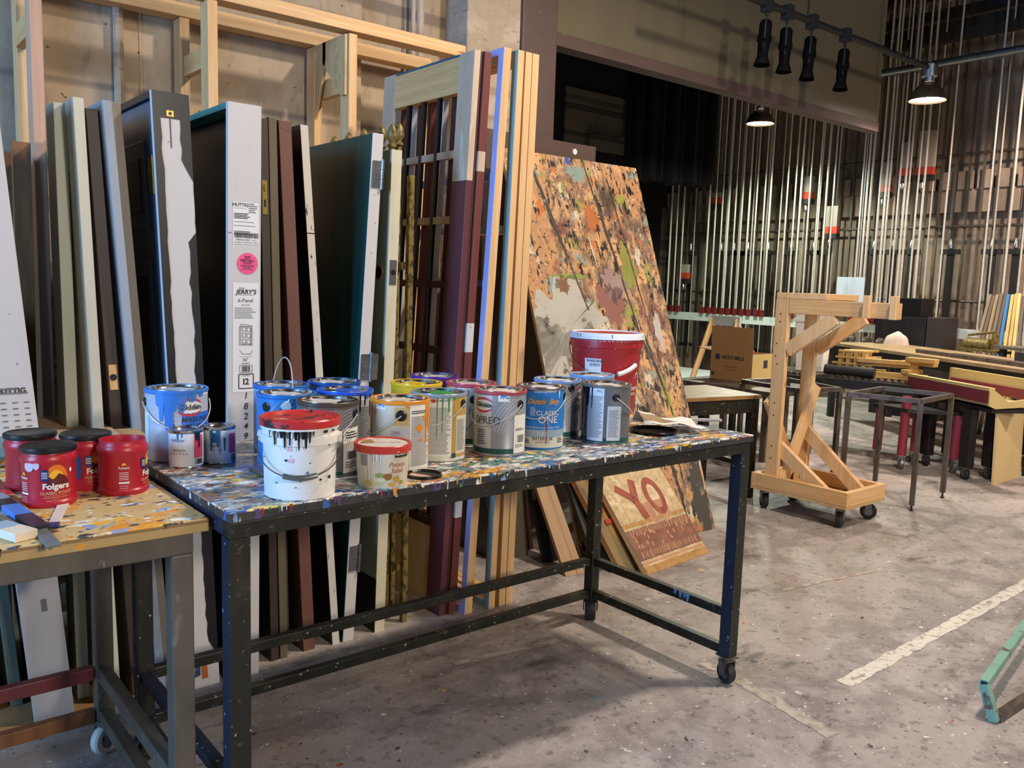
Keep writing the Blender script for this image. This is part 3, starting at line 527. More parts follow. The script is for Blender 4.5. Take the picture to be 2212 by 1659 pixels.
mk('palette_board', '#c99a6c', .45, 0, [('noise', (2.6, 1, 1.7), 0, 0, ['#9a7a5c', '#cf9f70', '#86695a', '#d6aa7a', '#776456', '#c9986a', '#b48a66', '#d2a576']),
   ('noise', (3.2, 1, 2.0), .55, .66, '#564a40', 3), ('noise', (3.6, 1, 2.6), .57, .63, '#84554b', 13), ('noise', (7, 1, 5), .60, .63, '#c9743f', 9), ('noise', (5, 1, 6), .61, .64, '#9d9c4a', 7), ('noise', (8, 1, 7), .61, .64, '#8ea29e', 15), ('noise', (9, 1, 4), .60, .63, '#cfc5b2', 16), ('noise', (6, 1, 4), .60, .63, '#dba873', 33),
   ('noise', (34, 1, 8), .575, .61, '#37302b', 17), ('noise', (14, 1, 8), .59, .615, '#2b2724', 27), ('noise', (46, 1, 34), .60, .63, '#2f2a27', 29), ('spots', (30, 30, 22), .15, .12, ['#33302d', '#e6e2d8', '#3d4f78', '#2d2926', '#3c3833', '#c9c27a', '#2d2926', '#a8523a'], 3)], bump=.3, bscale=40)
mk('palette_grey', '#b9b7ad', .55, 0, [('noise', (7, 1, 7), .45, .7, '#a8a69c'), ('noise', (9, 1, 9), .62, .68, '#6a6358', 4)])
mk('palette_dark', '#4a463f', .5, 0, [('noise', (10, 1, 3), .5, .65, '#35302c'), ('noise', (12, 1, 12), .62, .66, '#8d8576', 3)])
pbo, W, Hh = lean('plywood_sheet', 'big plywood sheet covered in splattered paint leaning against the dark pillar', 'board', flo(1545, 1142)-Vector((1.08, -.015, 0)), flo(1545, 1142), pY(1150, 329, 3.82)-Vector((.23, 0, 0)), .018, 'palette_board', 'plywood')
b = MB('palette_grey'); R = random.Random(5)
def blob(cx, cz, rx, rz, m, n=34, jag=.18, y=-.0008):
    cx -= .19; n = 64; ph = [R.uniform(0, 6.28) for _ in range(4)]
    k_ = lambda a: 1+jag*(.8*sin(3*a+ph[0])+.6*sin(7*a+ph[1])+.6*sin(13*a+ph[2]))+R.uniform(-jag, jag)*.6
    pts = [(max(.002, min(W-.002, cx+cos(2*pi*i/n)*rx*k_(2*pi*i/n))), y, cz+sin(2*pi*i/n)*rz*k_(2*pi*i/n)) for i in range(n)]
    b.add([(max(.002, cx), y, cz)]+pts, [(0, i+1, (i+1) % n+1) for i in range(n)], m)
def streak(x0, z0, x1, z1, wd, m, y=-.0012, n=24):
    vs = []; x0 -= .19; x1 -= .19
    for i in range(n+1):
        t = i/n; w = wd*(.5+.5*sin(pi*min(1, t*1.3)))*R.uniform(.6, 1.2); x = x0+(x1-x0)*t+R.uniform(-.003, .003); z = z0+(z1-z0)*t
        vs += [(x-w, y, z), (x+w, y, z)]
    b.add(vs, [(2*i, 2*i+1, 2*i+3, 2*i+2) for i in range(n)], m)
blob(.42, 1.24, .33, .25, 'palette_grey'); blob(.30, 1.05, .24, .2, 'palette_grey'); blob(.60, 1.08, .12, .16, 'palette_grey')
blob(.47, .98, .10, .12, P('c06a3a')); blob(.56, 1.0, .07, .1, P('8a8463')); blob(.44, .86, .2, .09, P('97866c'))
blob(1.0, 1.62, .06, .14, P('97994a')); blob(.78, 1.92, .05, .08, P('b86c3c')); blob(.52, 1.55, .12, .015, P('8f9c4c')); blob(.44, 1.50, .05, .05, P('b3733f')); blob(.73, 2.2, .08, .05, P('8a9a94')); blob(.68, 2.27, .02, .025, P('3f5bb0'))
blob(.85, 1.5, .09, .1, P('a48a86')); blob(.80, 1.40, .10, .12, P('93625a'))
streak(.80, 2.30, 1.02, 1.0, .011, 'palette_dark'); streak(.98, 2.2, 1.10, 1.05, .006, 'palette_dark'); streak(.36, 2.30, .60, 1.35, .013, 'palette_dark'); streak(.72, 1.8, .745, 1.6, .004, P('efe9dd')); streak(1.02, 1.2, 1.12, .7, .012, 'palette_dark'); streak(.95, 1.3, 1.1, .85, .008, 'palette_dark')
streak(1.09, .95, 1.13, .6, .016, P('9aa650')); streak(1.0, .56, 1.06, .0, .014, 'palette_dark'); blob(1.2, .2, .06, .26, 'palette_dark'); blob(1.15, 1.22, .03, .12, P('c9c3bd'))
b.build('paint_layers', pbo, 0, False)
q = MB('brown_paint'); a_ = pY(1150, 345, 3.95); c_ = pY(1286, 318, 3.95); q.box(a_.x-.35, c_.x, 3.945, 3.96, 0, c_.z); q.lathe([(.018, 0), (.018, .002)], 'sticker', 16, Matrix.Translation((c_.x-.18, 3.944, c_.z-.05)) @ Matrix.Rotation(pi/2, 4, 'X'))
solo(q, 'scenery_flat', 'dark brown panel behind the top of the paint-splattered sheet', 'panel')
q = MB('door_black'); 
lean('scenery_flat', 'black panel leaning behind the raw pine frames', 'panel', (2.62, 3.25, 0), (2.66, 3.25, 0), (2.52, 3.78, 1.36), .5, 'door_black')
lean('olive_board', 'striped olive brown board standing low behind the raw pine frames', 'board', flo(1096, 1206), flo(1141, 1200), flo(1096, 1206)+Vector((.0, .12, .8)), .02, 'olive')
lean('purple_brown_board', 'dark purple brown board leaning between black panels under the table', 'board', flo(1138, 1192)+Vector((0, .02, 0)), flo(1158, 1188)+Vector((0, .02, 0)), flo(1138, 1192)+Vector((.0, .2, .70)), .02, 'dk_burgundy')
lean('scenery_flat', 'narrow black panel with a dark teal edge left of the wide tan planks', 'panel', flo(1178, 1216), flo(1208, 1210), flo(1178, 1216)+Vector((.02, .28, .68)), .03, 'door_black')
mk('tan_board', '#a98a68', .6, 0, [('noise', (26, 26, 1.6), .4, .7, '#997a58'), ('spots', (7, 7, 5), .07, .05, '#5d4630', 3)])
o, W, Hh = lean('tan_plank', 'wide pair of tan planks with screw holes leaning under the table, left one', 'board', flo(1223, 1246), flo(1247, 1241), flo(1223, 1246)+Vector((.06, .47, .66)), .02, 'tan_board', group='tan planks under the table')
lean('tan_plank', 'narrower tan plank beside the wide one with screw holes', 'board', flo(1248, 1241), flo(1262, 1238), flo(1248, 1241)+Vector((.06, .47, .66)), .02, 'tan_board', group='tan planks under the table')
lean('scenery_flat', 'dark grey panel leaning right of the tan planks behind the table leg', 'panel', flo(1300, 1238)+Vector((0, .03, 0)), flo(1318, 1234)+Vector((0, .03, 0)), flo(1300, 1238)+Vector((.10, .32, .44)), .03, P('4a4c49', .4))
lean('scenery_flat', 'black edged panel leaning behind the ochre painted board', 'panel', flo(1324, 1240)+Vector((0, .02, 0)), flo(1336, 1238)+Vector((0, .02, 0)), flo(1324, 1240)+Vector((.10, .32, .44)), .02, 'door_black')
mk('ochre_board', '#8d7346', .55, 0, [('noise', (6, 6, 2), .42, .66, '#6b6150'), ('noise', (4, 4, 1.5), .55, .64, '#c39240', 3), ('noise', (20, 20, 5), .6, .7, '#4a4034', 8)])
ob, W, Hh = lean('ochre_board', 'ochre and grey painted board with two red paint drips, leaning behind the lettered sign', 'board', flo(1346, 1243), flo(1385, 1228), flo(1346, 1243)+Vector((.16, .34, .40)), .03, 'ochre_board', 'particle')
b = MB(P('b4483e', .3)); 
for x, z in ((.06, .33), (.08, .26)): b.box(x-.02, x+.028, -.012, -.001, z, z+.028)
b.build('red_paint_drip', ob, .004, False)
# YO sign
mk('sign_face', '#c9b083', .55, 0, [('noise', (5, 5, 5), 0, 0, ['#a8926a', '#cdb68a', '#bca276', '#d8c49a', '#b49a70']), ('noise', (40, 40, 40), .56, .7, '#8f7d5c', 4)])
mk('sign_red', '#8f4332', .6, 0, [('noise', (30, 30, 6), .45, .7, '#a65a44')]); mk('sign_pale', '#bf8f6c', .6, 0, [('noise', (30, 30, 6), .45, .7, '#b27f5e')])
mk('sign_band', '#7d5342', .6, 0, [('noise', (14, 14, 14), .48, .66, '#946650')]); mk('sign_tan', '#b48a4e', .6, 0, [('noise', (20, 20, 30), .45, .7, '#8f6a3a')])
sg, W, Hh = lean('painted_sign', 'weathered tan sign with red letters YO leaning in front of the stacked boards', 'sign', flo(1400, 1243), flo(1531, 1194), flo(1400, 1243)+Vector((.06, .455, .525)), .03, 'sign_face', 'pine')
b = MB('sign_red'); X = (1, 0, 0); Z = (0, 0, 1)
frect(b, (W/2, -.001, .155), X, Z, W, .165, 'sign_band'); frect(b, (W/2, -.001, .02), X, Z, W, .04, 'sign_tan'); frect(b, (W/2, -.001, .055), X, Z, W, .012, 'sign_pale'); frect(b, (W/2, -.001, .262), X, Z, W, .022, 'sign_tan'); frect(b, (W/2, -.001, .58), X, Z, W, .05, 'sign_tan')
R = random.Random(11)
for row in (.22, .10):
    x = .03
    while x < W-.03:
        wd = R.uniform(.012, .03); h = R.uniform(.025, .045)
        b.add([(x, -.0016, row-h/2), (x+wd*.35, -.0016, row-h/2), (x+wd*.6, -.0016, row+h/2), (x+wd*.25, -.0016, row+h*.4)], [(0, 1, 2, 3)], 'sign_pale'); x += wd*.9
for i in range(40):
    x = R.uniform(.03, W-.04); z = R.uniform(.12, .20); b.add([(x, -.0016, z), (x+.012, -.0016, z-.008), (x+.016, -.0016, z+.012), (x+.004, -.0016, z+.018)], [(0, 1, 2, 3)], 'sign_red' if i % 2 else 'sign_pale')
for x0, x1 in ((.235, .31), (.33, .44)):
    for k in range(6): 
        xx = x0+(x1-x0)*k/6; b.add([(xx, -.0013, .25+R.uniform(-.03, .03)), (xx+(x1-x0)/7, -.0013, .25+R.uniform(-.03, .02)), (xx+(x1-x0)/7, -.0013, .36), (xx, -.0013, .36)], [(0, 1, 2, 3)], 'sign_pale')
def brush(p, wd):
    for (x0, z0), (x1, z1) in zip(p, p[1:]):
        d = Vector((x1-x0, 0, z1-z0)); l = d.length; nx, nz = -d.z/l*wd/2, d.x/l*wd/2
        b.add([(x0-nx, -.002, z0-nz), (x1-nx, -.002, z1-nz), (x1+nx, -.002, z1+nz), (x0+nx, -.002, z0+nz)], [(0, 1, 2, 3)], 'sign_red')
brush([(.10, .475), (.205, .385)], .045); brush([(.255, .50), (.205, .385), (.225, .275)], .05)
n = 28; ov = []
for i in range(n): 
    a = 2*pi*i/n; ov += [(.375+cos(a)*.075, -.0019, .385+sin(a)*.112), (.375+cos(a)*.042, -.0019, .385+sin(a)*.073)]
b.add(ov, [(2*i, 2*i+1, (2*i+3) % (2*n), (2*i+2) % (2*n)) for i in range(n)], 'sign_red')
b.build('lettering', sg, 0, False)
# ------------------------------------------------------------------ the two front tables
def caster(parent, x, y, z, r, m_wheel='rubber', m_fork='galv', wd=.03, ang=0, name='caster'):
    f = MB(m_fork); c, s_ = cos(ang), sin(ang); T = Matrix.Translation((x, y, 0)) @ Matrix.Rotation(ang, 4, 'Z')
    f.box(-.03, .03, -.03, .03, z-.006, z, None, T)
    f.lathe([(.02, z-.02), (.024, z-.006)], None, 16, T)
    for sx in (-1, 1): f.hexa([(-.018, sx*(wd/2+.004), r), (.012, sx*(wd/2+.004), r-.012), (.012, sx*(wd/2+.008), r-.012), (-.018, sx*(wd/2+.008), r), (-.02, sx*(wd/2+.004), z-.018), (.022, sx*(wd/2+.004), z-.018), (.022, sx*(wd/2+.008), z-.018), (-.02, sx*(wd/2+.008), z-.018)], None, T)
    f.box(-.02, .022, -wd/2-.008, wd/2+.008, z-.022, z-.016, None, T)
    o = f.build(name, parent)
    wv = MB(m_wheel); Rx = T @ Matrix.Translation((0, 0, r)) @ Matrix.Rotation(pi/2, 4, 'X')
    wv.lathe([(r*.55, -wd/2), (r*.9, -wd/2), (r, -wd*.3), (r, wd*.3), (r*.9, wd/2), (r*.55, wd/2)], None, 24, Rx, False)
    wv.lathe([(.0, -wd*.42), (r*.55, -wd*.42), (r*.55, wd*.42), (0, wd*.42)], m_fork, 20, Rx, False); wv.build('wheel', o); return o
TZ = .913; TX0, TX1, TY0, TY1 = .660, 2.5256, 1.730, 2.486
tb = E('work_table', 'long black steel work table with a paint-splattered top full of paint cans', 'table', ((TX0+TX1)/2, (TY0+TY1)/2, 0))
b = MB('splatter_top'); b.box(TX0, TX1, TY0, TY1, TZ-.004, TZ); b.box(TX0, TX1, TY0, TY1, TZ-.024, TZ-.004, 'splatter_edge')
R = random.Random(21); DR = ['#efece4', '#e29a2b', '#3b64a8', '#2f6d6a', '#efece4', '#b33d34', '#5b4a80', '#3f8a5a']
for i in range(90):      # runs of paint over the front edge
    x = R.uniform(TX0+.02, TX1-.02); wd = R.choice((.003, .004, .005, .006, .012)); L = R.uniform(.004, .018); c = P(R.choice(DR), .4)
    b.add([(x, TY0-.0012, TZ), (x+wd, TY0-.0012, TZ), (x+wd*.75, TY0-.0012, TZ-L), (x+wd*.25, TY0-.0012, TZ-L*1.02)], [(0, 3, 2, 1)], c)
b.build('tabletop', tb, .002)
for (x0, x1, y0, y1, m) in ((TX0+.002, TX1-.01, TY0+.004, TY0+.044, 'table_steel'), (TX0+.002, TX1-.01, TY1-.044, TY1-.004, 'table_steel'), (TX0+.002, TX0+.042, TY0+.044, TY1-.044, 'table_steel_cool_lit'), (TX1-.05, TX1-.01, TY0+.044, TY1-.044, 'table_steel')):
    MB(m).box(x0, x1, y0, y1, TZ-.062, TZ-.025).build('apron', tb, .003)
LG = ((TX0+.002, TY0+.004), (TX1-.055, TY0+.004), (TX0+.002, TY1-.05), (TX1-.055, TY1-.05))
for i, (x, y) in enumerate(LG):
    b = MB('table_steel'); b.box(x, x+.046, y, y+.046, .105, TZ-.062, 'table_steel'); 
    if i in (0, 1): b.box(x-.0006, x, y, y+.046, .105, TZ-.062, 'table_steel_cool_lit')  # thin skin on the left face, tinted by painted cool light
    b.build('leg', tb, .004)
for z in (.245, .105):
    MB('table_steel').box(TX0+.048, TX1-.055, TY1-.042, TY1-.012, z, z+.033).build('rail', tb, .003)
    MB('table_steel').box(TX1-.046, TX1-.016, TY0+.05, TY1-.05, z-.0, z+.033).build('rail', tb, .003)
    MB('table_steel_cool_lit').box(TX0+.01, TX0+.04, TY0+.05, TY1-.05, z, z+.033).build('rail', tb, .003)
dr = MB(P('6f9fd6', .4)); y_ = TX1-.0462
for y, L in ((1.93, .03), (1.945, .02), (1.965, .026), (1.99, .018)): dr.add([(y_, y, .279), (y_, y+.018, .279), (y_, y+.013, .279-L), (y_, y+.007, .279-L)], [(0, 1, 2, 3)])
dr.build('blue_paint_run', tb)
for i, (x, y) in enumerate(LG): caster(tb, x+.023, y+.023, .105, .048 if i == 3 else .04, wd=.045 if i == 3 else .03, ang=(.6, 1.3, .2, .8)[i], m_fork='raw_steel' if i != 3 else 'table_steel', m_wheel='rubber')
LZ = .882; lt = E('plywood_table', 'steel frame bench with a paint-spotted plywood top, at the left edge holding coffee canisters', 'table', (-.3, 2.2, 0))
lx0, lx1, ly0, ly1 = -1.25, .650, 1.822, 2.60
b = MB('splatter_ply'); b.box(lx0, lx1, ly0, ly1, LZ-.004, LZ); b.box(lx0, lx1, ly0, ly1, LZ-.03, LZ-.004, 'ply_edge'); R = random.Random(8)
for i in range(16):
    x = R.uniform(.0, lx1-.02); wd = R.uniform(.004, .012); L = R.uniform(.006, .018); b.add([(x, ly0-.0012, LZ), (x+wd, ly0-.0012, LZ), (x+wd*.7, ly0-.0012, LZ-L), (x+wd*.3, ly0-.0012, LZ-L)], [(0, 3, 2, 1)], P(R.choice(['#e2c878', '#3b64a8', '#e29a2b', '#4a443c', '#e2c878', '#f0ede4']), .5))
b.build('tabletop', lt, .002)
for (x0, x1, y0, y1) in ((lx0+.02, lx1-.03, ly0+.012, ly0+.052), (lx0+.02, lx1-.03, ly1-.05, ly1-.012), (lx1-.07, lx1-.03, ly0+.052, ly1-.05), (lx0+.02, lx0+.06, ly0+.052, ly1-.05)): MB('bench_steel').box(x0, x1, y0, y1, LZ-.078, LZ-.031).build('apron', lt, .003)
LL = ((lx1-.078, ly0+.012), (lx1-.072, ly1-.06), (lx0+.02, ly0+.012), (lx0+.02, ly1-.06))
for i, (x, y) in enumerate(LL): MB('bench_steel').box(x, x+.048, y, y+.048, .11, LZ-.078).build('leg', lt, .004)
MB(P('6f2f33', .5)).box(lx0+.07, lx1-.075, ly1-.05, ly1-.02, .235, .275).build('rail', lt, .003)['label'] = 'dark red painted rail'
MB('brown_stain').box(lx0+.07, lx1-.075, ly1-.05, ly1-.02, .105, .145).build('rail', lt, .003)
for z in (.235, .105): MB('bench_steel').box(lx1-.068, lx1-.034, ly0+.06, ly1-.06, z, z+.04).build('rail', lt, .003)
for (x, y) in LL: caster(lt, x+.024, y+.024, .11, .045, 'white_plastic', 'galv', .028, .5)
# ------------------------------------------------------------------ cans and tubs on the tables
def proj(p):
    d = Vector(p)-CAM; z = d.dot(FW); return (1106+F_PX*d.dot(RT)/z, 829.5-F_PX*d.dot(UP)/z)
mk('logo_red', '#c23a40', .4); mk('off_white', '#e9e8e2', .45, 0, [('noise', 20, .6, .8, '#dcdbd4')]); mk('text_dark', '#3a3d44', .5); mk('text_grey', '#7f8286', .5); mk('green_band', '#17514a', .4)
mk('silver_print', '#a3a6a9', .32, .35, [('noise', 14, .5, .8, '#94979b')]); mk('silver_dark', '#74777a', .35, .35, [('noise', 14, .5, .8, '#686b6f')]); mk('silver_light', '#c4c8cd', .32, .25, [('noise', 14, .5, .8, '#b8bcc1')])
mk('wet_black', '#141417', .2); mk('bright_wire', '#d4d4d0', .35, .3); mk('ppg_blue', '#2c78b8', .45)
def mth(lst): return None
class Round:
    """a thing on a table turned so that its local -y faces the viewer; photo positions measured on it become arc and height"""
    def __init__(s, name, label, cat, top, R, H, Z=TZ, group=None, base=None, dx=0, dy=0):
        c = flo(top[0], top[1], Z+H) if base is None else flo(base[0], base[1], Z)
        c = Vector((c.x+dx, c.y+dy, Z)); s.P = c; s.R = R; s.H = H
        d = Vector((-c.x, -c.y, 0)).normalized(); s.phi = atan2(d.x, -d.y)
        s.e = E(name, label, cat, c, s.phi, group)
        D = (c+Vector((0, 0, H/2))-CAM).dot(FW); s.k = F_PX/D
        s.cx = proj(c+Vector((0, 0, H/2)))[0]; s.ry = proj(c+d*R+Vector((0, 0, H)))[1]; s.lb = MB('off_white')
        s.taper = 0
    def u(s, x): return max(-1.35, min(1.35, math.asin(max(-.98, min(.98, (x-s.cx)/(s.R*s.k))))))*s.R
    def z(s, y): return s.H-(y-s.ry)/(s.k*.985)
    def pt(s, u, z, o=.0006):
        r = s.R+o-s.taper*(s.H-z); a = u/s.R; return (r*sin(a), -r*cos(a), z)
    def text(s, body, x, y, px, m, o=.0012, rot=0, **k):
        v, f = txt(body, px/s.k*1.0, **k); u0, z0 = s.u(x), s.z(y)
        if rot: v = [(-b, a) for a, b in v]
        s.lb.add([s.pt(u0+a, z0+b, o) for a, b in v], f, m)
    def grid(s, u0, u1, z0, z1, m, o=.0006):
        n = max(1, int(abs(u1-u0)/.005)); vs = []
        for i in range(n+1): u = u0+(u1-u0)*i/n; vs += [s.pt(u, z0, o), s.pt(u, z1, o)]
        s.lb.add(vs, [(2*i, 2*i+2, 2*i+3, 2*i+1) for i in range(n)], m, True)
    def rect(s, x0, x1, y0, y1, m, o=.0006): s.grid(s.u(x0), s.u(x1), max(.003, s.z(y1)), min(s.H-.011, s.z(y0)), m, o)
    def rows(s, x0, x1, y0, y1, n, m='text_grey', fill=.5, seed=1, o=.0011, lo=.75):
        R = random.Random(seed); a, b = s.u(x0), s.u(x1); z0, z1 = s.z(y1), s.z(y0); dz = (z1-z0)/n
        for i in range(n): s.grid(a, a+(b-a)*R.uniform(lo, 1), z1-dz*(i+fill), z1-dz*i, m, o)
    def bars(s, x0, x1, y0, y1, m='text_dark', seed=2):
        R = random.Random(seed); u = s.u(x0); e = s.u(x1); z0, z1 = s.z(y1), s.z(y0)
        while u < e: w = R.choice((.0008, .0014, .002)); s.grid(u, min(e, u+w), z0, z1, m, .0011); u += w+R.choice((.0009, .0014))
    def drip(s, x, y, w, L, m, o=.0018):
        u = s.u(x); z = min(s.H-.004, s.z(y)); w = w/s.k; L = L/s.k; vs = []
        for i in range(9):
            t = i/8; h = w/2*(1-.55*t if t < .8 else .45+.15*sin((t-.8)*15)) if i < 8 else w*.12
            vs += [s.pt(u-h, z-L*t, o), s.pt(u+h, z-L*t, o)]
        s.lb.add(vs, [(2*i, 2*i+1, 2*i+3, 2*i+2) for i in range(8)], m, True)
    def arc(s, x, y, rx, ry, a0, a1, w, m, o=.0011, n=20, taper=True):
        u0, z0 = s.u(x), s.z(y); rx /= s.k; ry /= s.k; w /= s.k; vs = []; fs = []
        for i in range(n+1):
            t = i/n; a = rad(a0+(a1-a0)*t); h = w/2*(sin(pi*t)**.6 if taper else 1)
            vs += [s.pt(u0+(rx-h)*cos(a), z0+(ry-h)*sin(a), o), s.pt(u0+(rx+h)*cos(a), z0+(ry+h)*sin(a), o)]
            if i and all(.008 < v[2] < s.H-.014 for v in vs[-4:]) and abs(u0+rx*cos(a)) < 1.5*s.R: fs.append((2*i-2, 2*i-1, 2*i+1, 2*i))
        if fs: s.lb.add(vs, fs, m, True)
    def blob(s, x, y, rx, ry, m, o=.0015, seed=1, jag=.3):
        R = random.Random(seed); u0, z0 = s.u(x), s.z(y); n = 16
        v = [s.pt(u0, z0, o)]+[s.pt(u0+cos(2*pi*i/n)*rx/s.k*(1+R.uniform(-jag, jag)), z0+sin(2*pi*i/n)*ry/s.k*(1+R.uniform(-jag, jag)), o) for i in range(n)]
        s.lb.add(v, [(0, i+1, (i+1) % n+1) for i in range(n)], m, True)
    def label(s, name='label_print'): return s.lb.build(name, s.e, 0, False)
    def ear(s, x, y, r=.0125, m='black_plastic'):
        u = s.u(x); a = u/s.R; z = s.z(y)
        M = Matrix.Rotation(a, 4, 'Z') @ Matrix.Translation((0, -s.R, z)) @ Matrix.Rotation(pi/2, 4, 'X')
        MB(m).lathe([(r, -.002), (r, .0015), (r*.72, .003), (r*.66, .0022), (0, .0022)], m, 24, M, True).build('ear', s.e, 0, False)
        return a, z
    def bail(s, a, z, drop, side=1, r=.0017, m='bright_wire', up=False, out=.006):
        pts = []; ex = Vector((sin(a), -cos(a), 0)); pr = Vector((cos(a), sin(a), 0))*side
        for i in range(25):
            t = pi*i/24; rr = s.R+out
            pts.append(ex*cos(t)*rr+(pr*sin(t)*(rr if not up else .012))+Vector((0, 0, z+(-drop if not up else drop)*sin(t))))
        MB(m).tube(pts, r, m, 6).build('bail', s.e, 0, False)
def can(name, label, top, side, R=.0775, H=.19, rim=None, lid='tin', puddle=None, group='paint cans on the work table', **k):
    c = Round(name, label, 'paint can', top, R, H, group=group, **k)
    b = MB(side); b.lathe([(R-.003, .002), (R-.001, 0), (R+.0008, .002), (R+.0008, .005), (R, .007), (R, H-.012)], side, 48, None, True)
    b.lathe([(R, H-.012), (R+.0022, H-.009), (R+.0022, H-.002), (R, H), (R-.004, H-.001), (R-.005, H-.006)], rim or 'tin', 48, None, False); b.build('body', c.e, 0, False)
    l = MB(lid); l.lathe([(R-.005, H-.006), (R-.009, H-.007), (R-.010, H-.001), (R-.017, H-.001), (R-.019, H-.006), (0, H-.006)], lid, 48, None, False)
    if puddle:
        Rn = random.Random(len(label)); n = 26; pc = P(puddle, .3)
        rr = [(R-.022)*Rn.uniform(.55, .95) for _ in range(n)]; ox = Rn.uniform(-.008, .008)
        v = [(ox, 0, H-.0052)]+[(ox+cos(2*pi*i/n)*rr[i], sin(2*pi*i/n)*rr[i], H-.0054) for i in range(n)]
        l.add(v, [(0, i+1, (i+1) % n+1) for i in range(n)], pc)
        for i in range(5):   # smears in the rim groove
            a0 = Rn.uniform(0, 6.28); vs = []
            for j in range(9): a = a0+j*.09; vs += [(cos(a)*(R-.0165), sin(a)*(R-.0165), H-.0004), (cos(a)*(R-.0105), sin(a)*(R-.0105), H-.0004)]
            l.add(vs, [(2*j, 2*j+1, 2*j+3, 2*j+2) for j in range(8)], pc)
    l.build('lid', c.e, 0, False); return c
def glidden(c, x, y, w, m='text_dark'):
    c.blob(x, y, w*.5, w*.24, 'off_white', .0009, 1, .02); c.arc(x, y, w*.52, w*.30, 25, 155, w*.10, 'logo_red'); c.arc(x, y, w*.52, w*.30, 205, 335, w*.10, 'logo_red')
    c.text('Glidden', x, y, w*.30, m, bold=1, o=.0016)
def swirl(c, x, y, m='silver_light', n=14, flip=1, r0=18, dr=6.5):
    for i in range(n): c.arc(x, y, r0+i*dr, (r0+i*dr)*1.15, 95 if flip > 0 else 20, 165 if flip > 0 else 85, 2.0, m, o=.0008, taper=False, n=10)
def ppg(c, x, y, s=1): c.rect(x-12*s, x+12*s, y-9*s, y+9*s, 'off_white', .0009); c.text('PPG', x+2*s, y, 11*s, 'ppg_blue', bold=2)
# -- back row, blues on the left
BL = P('3f7fd0', .3)
c = can('paint_can', 'silver paint can with pale blue drips and a handwritten blue label, leftmost of all', (381, 836), P('b7bcc6', .32), H=.192, R=.080, rim=BL, puddle='9fc0ea')
c.rect(392, 452, 892, 936, P('2f6fd6', .4), .0007); glidden(c, 409, 880, 56)
for x, w, L in ((352, 14, 62), (364, 18, 80), (378, 16, 40), (392, 22, 44), (412, 26, 22), (345, 10, 30), (430, 18, 12)): c.drip(x, 845, w, L, BL)
c.drip(372, 850, 9, 96, BL); c.text('S', 374, 914, 20, 'text_dark'); c.text('MASKING', 420, 906, 15, 'ink', bold=.6, shear=.25); c.text('BLUE', 414, 921, 15, 'ink', bold=.6, shear=.25); c.rect(314, 327, 892, 960, P('cfe8f4', .5)); ppg(c, 442, 850, .7); c.rect(312, 452, 1000, 1012, 'green_band')
c.label(); a, z = c.ear(318, 872); c.bail(a, z, .070, -1 if a > 0 else 1)
can('paint_can', 'light blue rimmed can with its wire handle standing up, behind the white bucket', (605, 830), P('8fb4de', .32), rim=P('2f70c4', .3), puddle='b9c6da', dx=.012, dy=.018)
c = [o for o in bpy.data.objects if o.name == 'paint_can.001'][0]
cc = Round.__new__(Round); cc.e = c; cc.R = .0775; cc.bail(rad(20), .15, .115, 1, .0017, 'bright_wire', True)
c = can('paint_can', 'bright blue banded can with a torn white label, left behind the red lidded bucket', (619, 846), P('2b80cc', .3), rim=P('1f74c4', .3), puddle='e4e6ea')
swirl(c, 640, 930, 'silver_print', 7, 1, 20, 9); c.drip(640, 856, 20, 30, P('1f74c4', .3)); c.blob(620, 876, 10, 14, 'off_white', seed=4, jag=.5); c.rect(640, 678, 884, 1000, 'off_white'); c.label(); a, z = c.ear(578, 880)
c = can('paint_can', 'dark blue rimmed can at the very back against the green door', (722, 821), P('2a5aa8', .3), rim=P('1f4f9c', .3), puddle='e2dfe6')
c = can('paint_can', 'royal blue rimmed can with a blue splashed lid and drip-stained white label', (746, 839), P('c9cacb', .35), rim=P('2a5fd0', .3), puddle='3a6ae0')
c.rect(772, 806, 862, 990, 'off_white'); c.rows(774, 805, 880, 985, 26); 
for x, L in ((776, 40), (786, 26), (796, 50)): c.drip(x, 852, 4, L, 'wet_black')
for x in (700, 715, 730, 745, 790, 800): c.drip(x, 848, 16, 14, P('2a5fd0', .3))
c.label()
c = can('paint_can', 'grey can with a brown smeared rim and swirl print, right behind the white bucket', (708, 862), 'silver_dark', rim=P('4a3f36', .35), puddle='e9e4dc')
c.rect(640, 776, 872, 885, P('5d564e', .35)); swirl(c, 760, 960, 'silver_print', 16, 1, 12, 6); c.rect(740, 772, 926, 1020, 'off_white'); c.rows(745, 768, 934, 950, 3, 'text_dark'); c.bars(748, 768, 975, 992); c.rows(745, 768, 996, 1012, 3); c.rect(640, 740, 1016, 1030, 'green_band')
c.label(); a, z = c.ear(765, 898); c.bail(a, z, .065, 1 if a < 0 else -1)
# -- middle
OR = P('e8922c', .3)
c = can('paint_can', 'orange rimmed can with a round black ear facing forward and an orange smeared label', (864, 858), P('cdc9b4', .35), rim=OR, puddle='f0ddc8')
c.rect(884, 925, 872, 1012, 'off_white'); c.rows(887, 924, 888, 896, 2, 'text_dark', .5, 3); c.rows(887, 924, 900, 1005, 34); c.rect(852, 884, 880, 918, P('c9b070', .4)); ppg(c, 822, 877); c.rect(846, 883, 926, 1012, 'silver_light'); c.rows(850, 866, 930, 936, 2)
for x, w, L in ((803, 14, 150), (812, 10, 30), (922, 14, 60), (918, 8, 90), (926, 8, 140), (880, 12, 12)): c.drip(x, 864, w, L, OR)
c.blob(905, 925, 9, 8, OR, seed=2); c.blob(915, 905, 5, 9, OR, seed=5); c.blob(908, 950, 5, 4, OR, seed=8); c.label(); a, z = c.ear(866, 897, .0145); c.bail(a, z, .062, -1)
